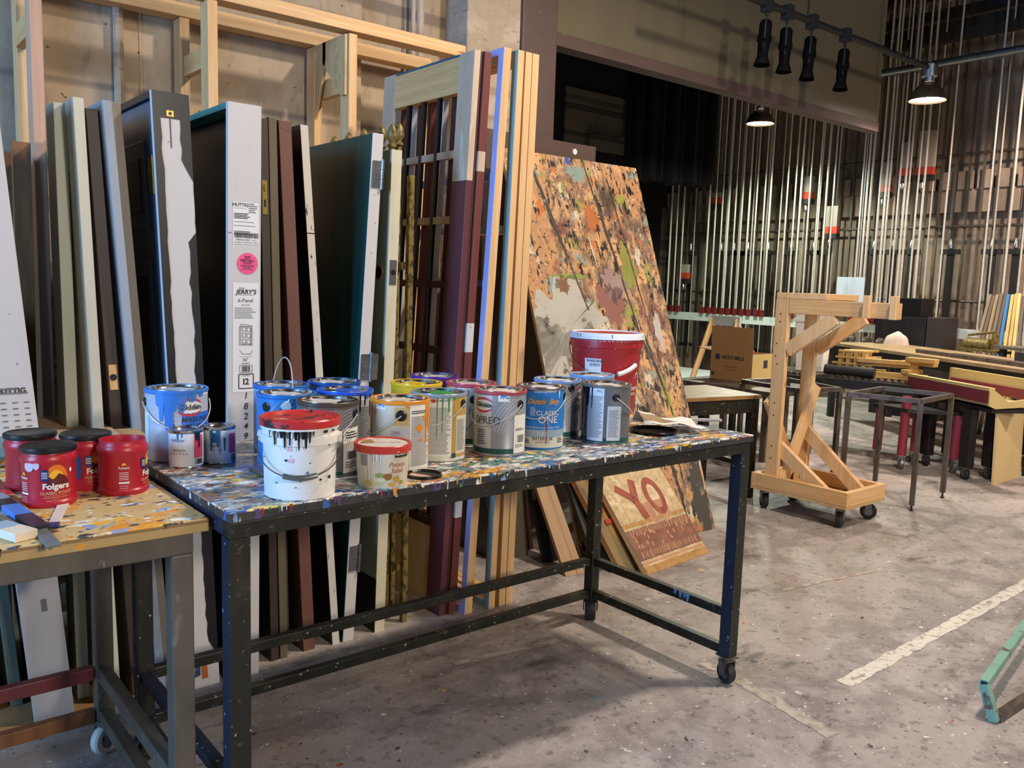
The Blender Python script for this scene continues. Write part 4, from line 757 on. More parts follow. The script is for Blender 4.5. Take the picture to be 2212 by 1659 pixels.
YE = P('efc324', .3)
c = can('paint_can', 'bright yellow paint-covered can behind the orange rimmed can', (900, 824), YE, rim=YE, puddle='f4cf2c')
c = can('paint_can', 'can with a green spot on its lid, fine print label and gold stripe', (949, 844), P('d8d6ca', .4), rim=P('8fa0ab', .3), puddle='4cae5c')
c.rect(922, 975, 866, 982, 'off_white', .0009); c.rows(928, 974, 880, 978, 38); c.rect(976, 1009, 854, 984, P('c5a14e', .4)); c.rect(984, 1004, 898, 978, P('ddd8c8', .5), .0009); c.rows(986, 1002, 906, 972, 22, 'text_grey', .5, 4, .0013); c.rect(975, 984, 976, 986, 'green_band', .001); c.blob(936, 866, 5, 4, 'logo_red', seed=3); c.text('SUN PROOF', 952, 866, 6, 'text_dark')
GR = P('3f9a4c', .35)
for x, w, L in ((968, 5, 36), (955, 2.5, 80), (944, 2, 95), (980, 8, 10), (925, 5, 10)): c.drip(x, 852, w, L, GR)
c.label(); a, z = c.ear(998, 874); c.bail(a, z, .06, -1)
PU = P('4b2f8f', .3)
c = can('paint_can', 'purple rimmed can standing behind the yellow one at the back edge', (939, 809), PU, rim=PU, puddle='dcd6e0')
RD = P('b5465a', .3)
c = can('paint_can', 'pale grey green can with a raspberry red rim, half hidden behind the silver can', (1018, 824), P('c3c9be', .4), rim=RD, puddle='e9c6c6')
c.text('FUCHSIA', 1028, 888, 16, 'text_grey'); c.arc(1000, 900, 22, 26, -70, 60, 2, 'text_grey', taper=False); c.rect(970, 1070, 944, 956, 'green_band'); c.drip(985, 832, 3, 14, RD); c.blob(1008, 848, 4, 6, P('d98a9a'), seed=3); c.label(); c.ear(1022, 862)
def spred(c, dx, dy, s=1.0, full=True):
    glidden(c, 1044+dx, 876+dy, 46*s); c.text('SPRED', 1052+dx, 908+dy, 22*s, 'text_dark'); c.rows(1046+dx, 1070+dx, 919+dy, 921+dy, 1)
c = can('paint_can', 'large silver lettered can with swirl lines and a red stained rim', (1081, 839), 'silver_print', rim=P('b04a52', .3), puddle='f0e3d6')
c.rect(1026, 1062, 856, 970, 'silver_light', .0004); swirl(c, 1140, 955, 'silver_light', 15, 1, 16, 6); swirl(c, 1095, 860, 'silver_light', 6, -1, 30, 6); ppg(c, 1087, 858); spred(c, 0, 0)
c.rect(1110, 1133, 896, 976, 'off_white', .0009); c.rows(1113, 1130, 924, 930, 2, 'text_dark'); c.bars(1117, 1130, 938, 954); c.rows(1113, 1130, 958, 966, 2); c.rows(1034, 1052, 928, 960, 7, 'text_dark', .4, 4); c.rect(1026, 1112, 966, 977, 'green_band')
c.label(); a, z = c.ear(1122, 874); c.bail(a, z, .062, -1)
DB = P('2a7fd4', .35)
c = can('paint_can', 'blue and cream can with orange and white lettering, between two silver cans', (1169, 831), DB, R=.0745, puddle='e9dcd0')
c.rect(1110, 1230, 926, 942, P('9fb6c8', .4)); c.rect(1110, 1230, 942, 964, P('e2dfd0', .45)); c.text('Dutch  Boy', 1173, 867, 15, P('eda43a', .4), bold=1.6, shear=.35)
c.text('CLASSIC', 1184, 891, 14, 'off_white', bold=.3); c.text('ONE', 1184, 905, 21, 'off_white', bold=.3); c.rows(1146, 1158, 880, 898, 5, 'off_white', .35); c.text('Classic Performance. Every Time.', 1174, 921, 6, 'off_white'); c.text('FLAT', 1172, 934, 10, 'off_white'); c.text('INTERIOR', 1174, 945, 10, 'text_dark', bold=.4); c.text('LATEX PAINT', 1174, 952, 5, 'text_dark'); c.text('GUARANTEED FOR LIFE', 1176, 847, 4.5, 'off_white'); c.rows(1137, 1146, 946, 956, 3, 'text_dark'); c.rows(1204, 1214, 944, 956, 3, 'text_dark')
c.drip(1181, 905, 2, 52, P('9a3a44', .3)); c.drip(1205, 845, 4, 14, 'off_white'); c.label(); a, z = c.ear(1222, 858); c.bail(a, z, .066, -1)
c = can('paint_can', 'silver lettered can standing behind the blue and cream can', (1205, 817), 'silver_print', rim=P('7f9fd0', .3), puddle='efe6dc')
spred(c, 214, -24); swirl(c, 1262, 930, 'silver_light', 10, 1, 14, 7); c.rows(1242, 1250, 900, 920, 4); c.rect(1153, 1255, 930, 942, 'green_band'); c.label(); c.ear(1232, 838)
c = can('paint_can', 'can with a pale blue drippy rim in the back row before the red pail', (1279, 807), 'silver_print', rim=P('86aee0', .3), puddle='e4e2e4')
for x in (1240, 1252, 1266, 1282, 1300): c.drip(x, 814, 10, 10, P('86aee0', .3))
c.label(); cc = c; cc.bail(rad(75), .165, .03, 1, .0017, 'bright_wire', True)
c = can('paint_can', 'grey can with long black drips down its white fine print label', (1306, 827), 'silver_dark', rim=P('6d6a64', .35), puddle='efe2d4', dx=.012)
c.rect(1271, 1304, 838, 950, P('d6e2ee', .45), .0007); c.rows(1274, 1303, 856, 944, 30, 'text_grey', .5, 6); c.text('PPG', 1294, 846, 7, 'text_dark'); c.rect(1312, 1340, 876, 948, P('cdd3d8', .5), .0009); c.rows(1315, 1337, 884, 942, 20, 'text_grey', .5, 9, .0013); c.rect(1253, 1358, 943, 955, 'green_band', .0004)
for x, w, L in ((1262, 26, 30), (1259, 6, 84), (1266, 5, 104), (1279, 3.5, 48), (1270, 12, 44)): c.drip(x, 832, w, L, 'wet_black')
c.label(); a, z = c.ear(1329, 858); c.bail(a, z, .058, 1)
# -- sample cans
def sample(label, base, extra, dx=0, dy=0):
    R, H = .0425, .100
    c = Round('sample_can', label, 'paint can', None, R, H, group='small sample cans', base=base, dx=dx, dy=dy)
    b = MB('off_white'); b.lathe([(R-.002, .001), (R, 0), (R+.0006, .003), (R-.0003, .005), (R-.0003, H-.008), (R+.001, H-.006), (R+.001, H-.001), (R-.002, H), (R-.004, H-.004)], 'tin', 36); b.build('body', c.e, 0, False)
    MB('tin').lathe([(R-.004, H-.004), (R-.006, H-.001), (R-.009, H-.001), (R-.011, H-.005), (0, H-.005)], 'tin', 36, None, False).build('lid', c.e, 0, False)
    c.grid(-1.5*R, 1.5*R, .006, H-.009, P('dfe4ea', .4), .0004); extra(c); c.label(); return c
TE = P('1f6f98', .3)
def ex1(c):
    c.text('valspar', 385, 951, 11, 'ppg_blue'); c.text('sampler', 388, 972, 9, 'text_grey'); [c.rect(372+i*6, 374+i*6, 979, 981, 'text_dark', .0012) for i in range(6)]
    c.rect(418, 434, 942, 990, P('e8506a', .5), .0008); c.bars(420, 433, 992, 1003); c.text('STR', 428, 958, 9, 'ink', rot=1)
    for x, w, L in ((386, 5, 14), (394, 3, 10), (424, 14, 18), (428, 4, 34)): c.drip(x, 936, w, L, TE if x < 420 else P('12283a', .3))
def ex2(c):
    [c.rect(448+i*7, 450+i*7, 970, 972, 'text_dark', .0012) for i in range(6)]; c.rect(493, 505, 938, 980, P('e8506a', .5), .0008); c.bars(496, 506, 982, 998); c.text('sampler', 462, 962, 8, 'text_grey')
    for x, w, L in ((464, 20, 26), (458, 7, 44), (470, 6, 36), (474, 3, 52)): c.drip(x, 930, w, L, TE)
    c.drip(484, 946, 5, 28, P('274b63', .3))
sample('small sample can with red side label and dark drips, front of the two sample cans', (403, 1006), ex1)
sample('small sample can with a broad teal drip down its front', (473, 997), ex2)
# -- white bucket with red lid
c = Round('bucket', 'white plastic bucket with a red lid, black drips and a wire handle with a grip', 'bucket', None, .083, .170, group=None, base=(648, 1064)); R = .083; H = .170
b = MB('white_plastic'); b.lathe([(R-.006, 0), (R-.003, .002), (R+.0005, H-.045), (R+.006, H-.044), (R+.006, H-.026), (R+.002, H-.024), (R+.002, H-.014), (R+.006, H-.012), (R+.006, H-.006), (R+.002, H)], 'white_plastic', 56); b.build('body', c.e, 0, False)
mk('red_lid', '#c4302e', .35, 0, [('noise', (22, 22, 22), .56, .6, '#3a1f22'), ('noise', (16, 16, 16), .63, .66, '#d9b9b4', 6)])
l = MB('red_lid'); l.lathe([(R+.007, H-.006), (R+.009, H-.004), (R+.009, H+.010), (R+.006, H+.013), (R-.001, H+.013), (R-.004, H+.008), (0, H+.008)], 'red_lid', 56, None, True); l.build('lid', c.e, 0, False)
c.R = R+.007; c.H = H-.006
BK = 'wet_black'
for x, w, L in ((588, 4, 16), (598, 7, 30), (612, 12, 14), (618, 6, 36), (628, 5, 30), (640, 8, 18), (646, 5, 40), (655, 10, 16), (660, 7, 36), (668, 5, 24), (675, 4, 10), (700, 12, 6), (715, 9, 5)): c.drip(x, c.ry+2, w, L, BK)
c.R = R+.0012; c.H = H
for i, (x, y, r, m) in enumerate(((626, 968, 5, P('e8b7c4')), (630, 992, 5, P('e8b7c4')), (620, 992, 2.5, BK), (645, 955, 2.5, BK), (664, 1018, 3, P('6b7a8a')), (582, 953, 3, BK), (708, 965, 2, BK), (716, 980, 1.6, BK), (600, 1040, 2, BK), (575, 992, 2, BK), (690, 1035, 2.4, BK), (708, 1033, 4, BK), (640, 1048, 1.5, BK))): c.blob(x, y, r, r*1.1, m, .0008, i)
c.label('paint_stain')
for a in (-rad(100), rad(78)):
    M = Matrix.Rotation(a, 4, 'Z') @ Matrix.Translation((0, -R-.004, H-.035)) @ Matrix.Rotation(pi/2, 4, 'X')
    MB('white_plastic').lathe([(.013, -.004), (.013, .008), (.006, .008), (.006, .003), (0, .003)], None, 20, M).build('ear', c.e, 0, False)
hb = []; 
for i in range(33):
    t = pi*i/32; x = -cos(t)*(R+.012); y = -sin(t)**.8*(R+.014); zz = H-.035-.078*sin(t)**.75; hb.append((x, y, zz))
o = MB('raw_steel').tube(hb, .0017, None, 6).build('bail', c.e, 0, False)
gp = [p for p in hb if abs(p[0]) < .042]; MB('steel').tube(gp, .0065, 'galv', 12).build('grip', o, 0, False)
# -- food tub
c = Round('food_tub', 'round plastic salad tub with a red lid, in front of the orange can', 'tub', None, .066, .098, base=(826, 1043)); R = .066; H = .098; c.taper = .06
b = MB('off_white'); b.lathe([(R-.0075, .003), (R-.006, 0), (R-.0059, .002), (R, H)], P('ddd6c0', .35), 48); b.build('body', c.e, 0, False)
mk('tub_red', '#c93a2c', .35, 0, [('spots', 30, .1, .07, '#efe6df', 4)])
l = MB('tub_red'); l.lathe([(R+.001, H-.012), (R+.004, H-.012), (R+.005, H+.004), (R+.003, H+.006), (R-.003, H+.005), (R-.005, H+.003)], None, 48, None, False); l.lathe([(R-.005, H+.003), (0, H+.0035)], P('e9e0d8', .4), 48, None, False); 
l.add([(cos(2.2+i*.13)*(R-.012), sin(2.2+i*.13)*(R-.012), H+.0042) for i in range(10)]+[(-.02, .0, H+.0042)], [tuple(range(11))], P('b08a54', .5)); ftext(l, 'Potato Salad', .014, (.008, .004, H+.0044), (1, 0, 0), (0, 1, 0), P('c96a66')); l.build('lid', c.e, 0, False)
c.rect(780, 792, 985, 1008, P('8a949c')); c.text('RESER', 864, 981, 13, 'off_white', bold=1, o=.002); c.rect(852, 878, 972, 990, P('3c2f28', .5), .0012); c.text('Potato', 858, 1005, 15, P('b85a30'), shear=.3); c.text('Salad', 858, 1018, 15, P('b85a30'), shear=.3)
for x, w, L in ((798, 4, 80), (808, 5, 30), (822, 3, 40), (814, 8, 24)): c.drip(x, 965, w, L, P('e6edf4', .3))
for i, (x, y, rx, ry, m) in enumerate(((815, 1040, 16, 8, 'c9cc9a'), (838, 1030, 11, 8, '9a6a34'), (820, 1036, 14, 5, 'dde0b8'), (858, 1036, 8, 7, 'c9a83a'), (848, 1046, 8, 5, 'e0b04a'), (820, 1026, 9, 5, '8fae5c'), (795, 1044, 8, 6, 'cfae6a'), (868, 1044, 6, 5, '9aa84a'))): c.blob(x, y, rx, ry, P(m), .001+.0002*i, i, .15)
c.label()
# -- red pail at the back corner
c = Round('pail', 'tall red plastic paint pail with a white lid, at the far corner of the table', 'pail', None, .142, .318, base=(1316, 884), dx=-.045, dy=-.012); R = .142; H = .318; c.taper = .07
mk('pail_red', '#a8262b', .35, 0, [('noise', (9, 9, 9), .55, .8, '#94202a'), ('spots', 22, .05, .035, '#d9c9c4', 4)])
b = MB('pail_red'); b.lathe([(R-.026, .003), (R-.023, 0), (R-.0223, .002), (R-.004, H-.058), (R+.004, H-.056), (R+.004, H-.028), (R, H-.026), (R, H-.004)], None, 56); b.build('body', c.e, 0, False)
MB(P('dfe4ec', .35)).lathe([(R+.001, H-.026), (R+.010, H-.024), (R+.006, H-.006), (R+.002, H), (R-.006, H), (R-.010, H-.006), (0, H-.006)], None, 56).build('lid', c.e, 0, False)
c.rect(1262, 1298, 773, 800, P('dfe2ea', .5), .0012); c.text('WARNING', 1284, 778, 8.5, 'text_dark', o=.002, bold=.6); c.text('AVISO', 1284, 786, 8.5, 'text_dark', o=.002, bold=.6); c.arc(1281, 806, 13, 13, 0, 360, 3, 'off_white', .002, taper=False); c.rect(1262, 1298, 800, 830, P('c9d4ea', .5), .0012)
c.text('Benjamin Moore', 1352, 834, 16, 'off_white', o=.002, bold=.6); c.text('Paints', 1374, 846, 11, 'off_white', o=.002); c.arc(1378, 812, 7, 9, -30, 210, 3, 'off_white', .002)
for i in range(26): c.drip(1242+i*6, 736, 3+(i % 3)*2, 8+(i*7 % 9), P('d8d0cc', .4), .006)
c.drip(1318, 722, 1.5, 9, BK, .01); c.drip(1250, 718, 1.5, 9, BK, .01); c.drip(1256, 719, 1.5, 9, BK, .01); c.drip(1379, 722, 1.5, 9, BK, .01); c.label()
hb = [(-cos(pi*i/28)*(R+.006)*(1 if i < 14 else 1), -sin(pi*i/28)*(R+.012), H-.045-.115*sin(pi*i/28)**.9) for i in range(29)]
o = MB('steel').tube(hb, .0022, None, 6).build('bail', c.e, 0, False); MB('white_plastic').tube([p for i, p in enumerate(hb) if 17 <= i <= 22], .009, None, 12).build('grip', o, 0, False)
# -- small things lying on the table
def lay(px, py, z=TZ): return flo(px, py, z)
q = lay(915, 1028); b = MB('black_plastic'); b.lathe([(0, .003), (.042, .003), (.043, .008), (.047, .008), (.048, .0), (0, 0)], None, 40, Matrix.Translation(q))
b.add([q+Vector((cos(a)*r, sin(a)*r, .0036)) for a, r in [(i*.25+2, .036+.003*sin(i*3)) for i in range(13)]], [tuple(range(13))], P('d9b39a', .4)); solo(b, 'can_lid', 'black lid with pinkish paint dried inside, lying at the table front edge', 'lid')
q = lay(1412, 934); b = MB('black_plastic'); b.lathe([(0, .002), (.072, .002), (.078, .010), (.083, .012), (.084, .009), (.074, 0), (0, 0)], None, 44, Matrix.Translation(q)); solo(b, 'plate', 'black plastic plate under the crumpled paper at the right end of the table', 'plate')
# crumpled paper sheet
A, B_, C_, D_ = lay(1392, 928, TZ+.008), lay(1524, 938, TZ+.003), lay(1490, 915, TZ+.01), lay(1358, 903, TZ+.035)
pp = MB('paper'); mk('paper', '#e8e6e2', .8, 0, [('noise', 9, .55, .8, '#dcd9d4')]); mk('paper_brown', '#a08a6c', .8, 0, [('noise', (7, 3, 7), .45, .65, '#5d4a44')])
n = 14; vs = []; R_ = random.Random(4)
for j in range(n+1):
    for i in range(n+1):
        s_, t = i/n, j/n; p = A.lerp(B_, s_).lerp(D_.lerp(C_, s_), t)
        vs.append(p+Vector((0, 0, .016+.022*sin(t*5+s_*2)*(1-s_*.8)+.030*max(0, 1-abs(t-.55)*4)*(1-s_)+.004*sin(s_*13+t*9)+R_.uniform(-.001, .001))))
for j in range(n):
    for i in range(n): pp.add([vs[j*(n+1)+i], vs[j*(n+1)+i+1], vs[(j+1)*(n+1)+i+1], vs[(j+1)*(n+1)+i]], [(0, 1, 2, 3)], 'paper_brown' if (j < 6 and i < 10 and j > 0) else 'paper', True)
solo(pp, 'paper_sheet', 'crumpled white paper sheet with brown print beside the red pail', 'paper')
a = lay(1440, 909); b_ = a+(lay(1558, 911)-a); b = MB(P('b9b4b2', .4)); b.bar(a+Vector((0, 0, .006)), b_+Vector((0, 0, .006)), .022, .010); solo(b, 'stir_stick', 'grey paint-coated stick poking out past the far edge of the table', 'stick', bevel=.002)
a = lay(541, 1019); b_ = lay(606, 1046); b = MB('galv'); b.tube([a+Vector((0, 0, .007)), a.lerp(b_, .5)+Vector((0, 0, .007)), b_+Vector((0, 0, .007))], .0065, None, 12); solo(b, 'metal_rod', 'short grey metal rod lying behind the white bucket', 'rod')
q = lay(1085, 984); MBb = MB(P('6f9ae0', .3)).lathe([(0, .0), (.016, .0), (.02, .004), (.018, .010), (.012, .012), (0, .011)], None, 20, Matrix.Translation(q)); solo(MBb, 'dried_paint_lump', 'pale blue dried paint lump in front of the central silver can', 'paint lump')
# -- coffee canisters
mk('coffee_red', '#b0202e', .35, 0, [('noise', 12, .55, .8, '#a21c2a')]); mk('dk_red', '#5d1a1e', .4); mk('sun', '#f2b92c', .4); mk('sun_orange', '#e27a24', .4); mk('badge_blue', '#1f2f6e', .4)
def canister(label, base, lid, ang=0, smear=None):
    R, H = .058, .130
    c = Round('coffee_canister', label, 'canister', None, R, H, LZ, 'coffee canisters on the plywood table', base)
    c.e.rotation_euler.z += rad(ang)
    b = MB('coffee_red'); b.lathe([(R-.006, .002), (R-.003, 0), (R, .006), (R, .012), (R-.003, .016), (R-.003, H-.034), (R, H-.028), (R+.0005, H-.020), (R-.004, H-.012), (R-.006, H-.008), (R-.006, H)] + ([] if lid else [(R-.008, H), (R-.010, H-.02), (R-.008, .01), (0, .01)]), 'coffee_red', 48, None, bool(lid)); b.build('body', c.e, 0, False)
    if lid: MB('black_plastic').lathe([(R-.004, H-.007), (R-.001, H-.007), (R+.001, H-.002), (R, H+.004), (R-.004, H+.006), (R-.008, H+.004), (0, H+.005)], None, 48).build('lid', c.e, 0, False)
    c.R = R-.003
    def U(t): return t*c.R
    def blob(t, z, rt, rz, m, o, n=20, half=False):
        v = [c.pt(U(t), z, o)]+[c.pt(U(t+cos(pi*2*i/n)*rt), z+max(0 if half else -1, sin(2*pi*i/n))*rz, o) for i in range(n)]; c.lb.add(v, [(0, i+1, (i+1) % n+1) for i in range(n)], m, True)
    blob(.28, .068, .42, .030, 'sun_orange', .0008, half=True); blob(.26, .066, .30, .020, 'sun', .0011, half=True)
    pts = [(-.22, .058), (.0, .071), (.14, .064), (.36, .078), (.62, .070), (.74, .058)]
    v = [c.pt(U(t), z, .0015) for t, z in pts]+[c.pt(U(t), .052, .0015) for t, z in pts]; c.lb.add(v, [(i, i+1, i+7, i+6) for i in range(5)], 'dk_red', True)
    c.grid(U(-.30), U(-.02), .062, .087, 'badge_blue', .0018)
    for i in range(4): c.grid(U(-.27), U(-.06), .068+i*.004, .0695+i*.004, 'off_white', .0022)
    def tx(s_, t, z, sz, m, **k):
        vv, f = txt(s_, sz, **k); c.lb.add([c.pt(U(t)+a, z+b_, .0022) for a, b_ in vv], f, m)
    tx('Folgers', .24, .049, .0185, 'off_white', bold=1.6); tx('CLASSIC ROAST', .24, .034, .0088, P('d9b08a', .4), bold=1); c.grid(U(-.18), U(.64), .0275, .0282, P('d9b08a', .4), .0018); tx('COFFEE GROUND MEDIUM', .22, .0235, .0042, P('d9b08a', .4)); tx('MAKES UP TO 210 CUPS', .26, .0165, .004, P('d9b08a', .4))
    tx('Folgers', -1.05, .068, .008, 'off_white', bold=1); blob(-1.05, .074, .09, .006, 'sun', .0015, half=True)
    for i in range(5): c.grid(U(-1.24), U(-.88), .056-i*.0042, .0572-i*.0042, 'off_white', .0012)
    c.grid(U(-1.26), U(-.84), .030, .0345, 'off_white', .0012)
    for i in range(3): c.grid(U(-1.24), U(-.9), .024-i*.005, .0248-i*.005, 'off_white', .0012)
    blob(.86, .082, .06, .005, 'off_white', .0012)
    if smear:
        for t, z, rt, rz, m in smear: blob(t, z, rt, rz, P(m), .003)
    c.label()
canister('red coffee canister with black lid, rearmost at left behind the front one', (69, 1050), 1, 62, [(-.9, .085, .1, .02, 'c99a4a')])
canister('red coffee canister with black lid, lettering faces forward, front of the four', (108, 1085), 1, 0, [(-.75, .095, .2, .012, 'c9b4c4'), (-.45, .098, .12, .01, 'c9b4c4')])
canister('red coffee canister with black lid and a dark blue smear, beside the open one', (188, 1050), 1, 14, [(-.55, .06, .14, .03, '2f3f66')])
canister('open red coffee canister without a lid, right of the three lidded ones', (267, 1060), 0, 62)
def stick(name, label, cat, a, b, w, h, cols, z=LZ, group=None, zz=0):
    """flat stick painted in lengths: (end fraction, material)"""
    a = flo(*a, z); b = flo(*b, z); a.z += h/2+.001+zz; b.z += h/2+.001+zz; m = MB('pine'); t0 = 0
    for t1, c in cols: m.bar(a.lerp(b, t0), a.lerp(b, t1), w, h, c); t0 = t1
    return solo(m, name, label, cat, group, .001)
stick('paint_stirrer', 'long wooden paint stick with a red end and grey tip over the table edge', 'stick', (-12, 1042), (118, 1184), .026, .006, ((.28, P('b8302c', .4)), (.80, 'pine'), (1, P('6f767a', .5))))
stick('paint_stirrer', 'short wooden stick with a dark blue tip in front of the coffee canisters', 'stick', (140, 1086), (113, 1142), .022, .005, ((.86, P('e3cdbd', .6)), (1, P('2f3a7a', .5))))
stick('paint_brush', 'wide brush handle smeared with bright blue and black paint', 'brush', (-10, 1080), (88, 1150), .034, .014, ((.18, P('c6c4d0', .5)), (.36, P('23252c', .4)), (.66, P('3a7fd8', .35)), (1, P('1b1c22', .3))))
stick('paint_stirrer', 'thin grey lavender stick lying beside the blue brush', 'stick', (-5, 1118), (80, 1160), .012, .006, ((.7, P('6f6a58', .5)), (1, P('b9b6d0', .5))))
stick('wood_block', 'cream wooden block streaked with blue paint at the table corner left', 'block', (-8, 1148), (58, 1168), .045, .018, ((.5, P('9fb8cc', .5)), (1, P('e9dcc4', .5))))
b = MB('plywood'); a = [flo(-60, 955, .905), flo(335, 957, .905), flo(285, 905, .905), flo(-60, 935, .905)]
b.hexa([(.30, 2.62, .884), (.765, 2.62, .884), (.765, 3.02, .884), (.30, 3.02, .884), (.30, 2.62, .898), (.765, 2.62, .898), (.765, 3.02, .898), (.30, 3.02, .898)])
# cardboard and boards on the far side of the plywood table
mk('cardboard_pale', '#c3a58a', .8, 0, [('noise', 4, .5, .8, '#b89a7e')])
b = MB('plywood'); b.hexa([tuple(flo(x, y, .892)) for x, y in ((-40, 1010), (338, 962), (252, 910), (-40, 962))]+[tuple(flo(x, y, .892)+Vector((0, 0, .016))) for x, y in ((-40, 1010), (338, 962), (252, 910), (-40, 962))]); solo(b, 'board', 'plain board lying along the back of the plywood table', 'board')
def sheet(name, label, cat, pts, z, th, m):
    b = MB(m); q = [flo(x, y, z) for x, y in pts]; b.hexa([tuple(v) for v in q]+[(v.x, v.y, v.z+th) for v in q]); return solo(b, name, label, cat)
sheet('cardboard_sheet', 'pale brown cardboard sheet spread behind the coffee canisters', 'cardboard', ((-60, 975), (262, 942), (200, 892), (-60, 915)), .912, .003, 'cardboard_pale')
sheet('paint_tray_liner', 'teal stained tray at the far left edge behind the canisters', 'tray', ((-60, 1000), (22, 990), (12, 935), (-60, 940)), .917, .006, P('5f8a90', .5))
# ------------------------------------------------------------------ rolling timber stand
DX0, DX1, DY0, DY1 = 4.70, 5.16, 2.545, 3.22
dl = E('rolling_timber_stand', 'pine gallows-shaped rolling stand on a caster tray, beyond the work table', 'stand', ((DX0+DX1)/2, (DY0+DY1)/2, 0))
MB('plywood').box(DX0, DX1, DY0, DY1, .125, .143).build('deck', dl, .002)
MB('pine_y').box(DX0, DX0+.038, DY0, DY1-.038, .144, .232).build('curb', dl, .003)
MB('pine_y').box(DX1-.038, DX1, DY0+.038, DY1, .144, .232).build('curb', dl, .003)
MB('pine_x').box(DX0+.038, DX1, DY0, DY0+.038, .144, .232).build('curb', dl, .003)
MB('pine_x').box(DX0, DX1-.038, DY1-.038, DY1, .144, .232).build('curb', dl, .003)
AY0 = pX(1945, 650, 4.75).y; ZT = 1.40
P1 = (4.742, 3.06, 4.780, 3.149); P2 = (5.08, 3.06, 5.118, 3.149)
for q in (P1, P2):
    b = MB('pine'); b.box(q[0], q[2], q[1], q[3], .144, ZT-.036)
    if q is P1:
        for zz in (.34, .42, .62, .70, .95, 1.0, 1.08, 1.22, 1.27): b.lathe([(.005, 0), (.005, .0015), (0, .0015)], 'rubber', 10, Matrix.Translation((q[0]-.0005, q[1]+.03+(.02 if int(zz*50) % 2 else .035), zz)) @ Matrix.Rotation(-pi/2, 4, 'Y'))
    b.build('post', dl, .003)
MB('pine_x').box(4.742, 5.118, 3.06, 3.149, ZT-.035, ZT+.003).build('top_plate', dl, .003)
MB('pine_x').box(4.742, 5.118, 2.80, 3.059, ZT-.035, ZT+.003).build('top_plate', dl, .003)
for x0 in (4.743, 5.08):
    MB('pine_y').box(x0, x0+.038, AY0 if x0 < 5 else pX(1850, 650, 5.1).y, 3.058, ZT-.128, ZT-.0365).build('arm', dl, .003)
    a = Vector((x0+.019, 3.055, .99)); MB('pine').bar(a+Vector((0, .0, .05)), (x0+.019, 2.74, ZT-.14), .085, .036, None, (1, 0, 0)).build('brace', dl, .003)
for y in (AY0-.0, AY0+.16): MB('pine').box(4.705, 4.742, y, y+.038, ZT-.130, ZT+.003).build('arm_cleat', dl, .003)
MB('pine').bar((4.79, 3.10, .42), (4.79, 2.72, .16), .085, .036, None, (1, 0, 0)).build('brace', dl, .003)
MB('pine').bar((5.07, 3.10, .52), (5.07, 2.66, .16), .085, .036, None, (1, 0, 0)).build('brace', dl, .003)
MB('pine').bar((4.80, 3.04, .20), (5.10, 3.04, .80), .085, .03, None, (0, 1, 0)).build('brace', dl, .003)
MB('pine').bar((5.10, 3.17, .20), (4.76, 3.17, .72), .085, .03, None, (0, 1, 0)).build('brace', dl, .003)
for i, (x, y) in enumerate(((DX0+.06, DY0+.07), (DX1-.06, DY0+.07), (DX0+.06, DY1-.07), (DX1-.06, DY1-.07))): caster(dl, x, y, .124, .05, 'rubber', 'galv', .034, (.3, 2.0, .9, 1.4)[i])
for i, (x, y) in enumerate(((4.84, 2.86), (4.93, 2.66))):
    b = MB(P('7d746c', .5)); b.box(x, x+.2, y, y+.13, .1435, .149); solo(b, 'slate_tile', ('grey flat tile lying in the rolling stand tray by its post', 'grey flat tile lying at the open end of the rolling stand tray')[i], 'tile', 'tiles in the stand tray')
# ------------------------------------------------------------------ steel frames, tables, carts to the right
def frame(label, cs, zt, foot=True, m='raw_steel', w=.03):
    cs = [Vector((c[0], c[1], 0)) for c in cs]; ce = sum(cs, Vector())/4
    e = E('steel_trestle', label, 'table frame', ce, 0, 'open welded steel table frames')
    for i, c in enumerate(cs):
        b = MB(m); b.bar((c.x, c.y, .04), (c.x, c.y, zt-.03), w, w, None, (cs[(i+1) % 4]-c).normalized()); b.tube([(c.x, c.y, 0), (c.x, c.y, .045)], .007, 'rubber'); b.tube([(c.x, c.y, 0), (c.x, c.y, .006)], .014, 'rubber', 12); b.build('leg', e)
        d = cs[(i+1) % 4]; MB(m).bar((c.x, c.y, zt-.015), (d.x, d.y, zt-.015), w, w).build('top_rail', e)
    return e
frame('open welded steel table frame without a top, right of the rolling stand', ((5.43, 2.99), (6.01, 3.05), (6.10, 2.60), (5.54, 2.55)), .745)
frame('open welded steel table frame without a top, behind the rolling stand', ((5.36, 3.80), (5.83, 3.72), (5.63, 3.17), (5.27, 3.28)), .745)
# ------------------------------------------------------------------ wooden topped table and things beyond it
def obox(mb, C, ux, uy, a0, a1, b0, b1, z0, z1, m=None):
    C = Vector((C[0], C[1], 0)); ux = Vector((ux[0], ux[1], 0)); uy = Vector((uy[0], uy[1], 0))
    q = [C+ux*a0+uy*b0, C+ux*a1+uy*b0, C+ux*a1+uy*b1, C+ux*a0+uy*b1]
    return mb.hexa([(p.x, p.y, z0) for p in q]+[(p.x, p.y, z1) for p in q], m)
mk('worn_wood', '#a37c4f', .45, 0, [('noise', (3, 26, 10), .4, .7, '#84613b'), ('noise', 5, .55, .72, '#c09a6a', 3)])
C2 = (4.93, 3.35); u2 = (-.979, .2); v2 = (.2, .979)
t2 = E('wood_topped_table', 'dark steel table with a worn wood top, behind the paint-splattered sheet', 'table', (4.35, 3.75, 0))
b = MB('worn_wood'); obox(b, C2, u2, v2, -.01, 1.36, -.01, .56, .684, .71); b.build('tabletop', t2, .003)
for a0, a1, b0, b1 in ((0, 1.35, 0, .04), (0, 1.35, .51, .55), (0, .04, .04, .51)):
    b = MB('table_steel'); obox(b, C2, u2, v2, a0, a1, b0, b1, .59, .683); b.build('apron', t2, .002)
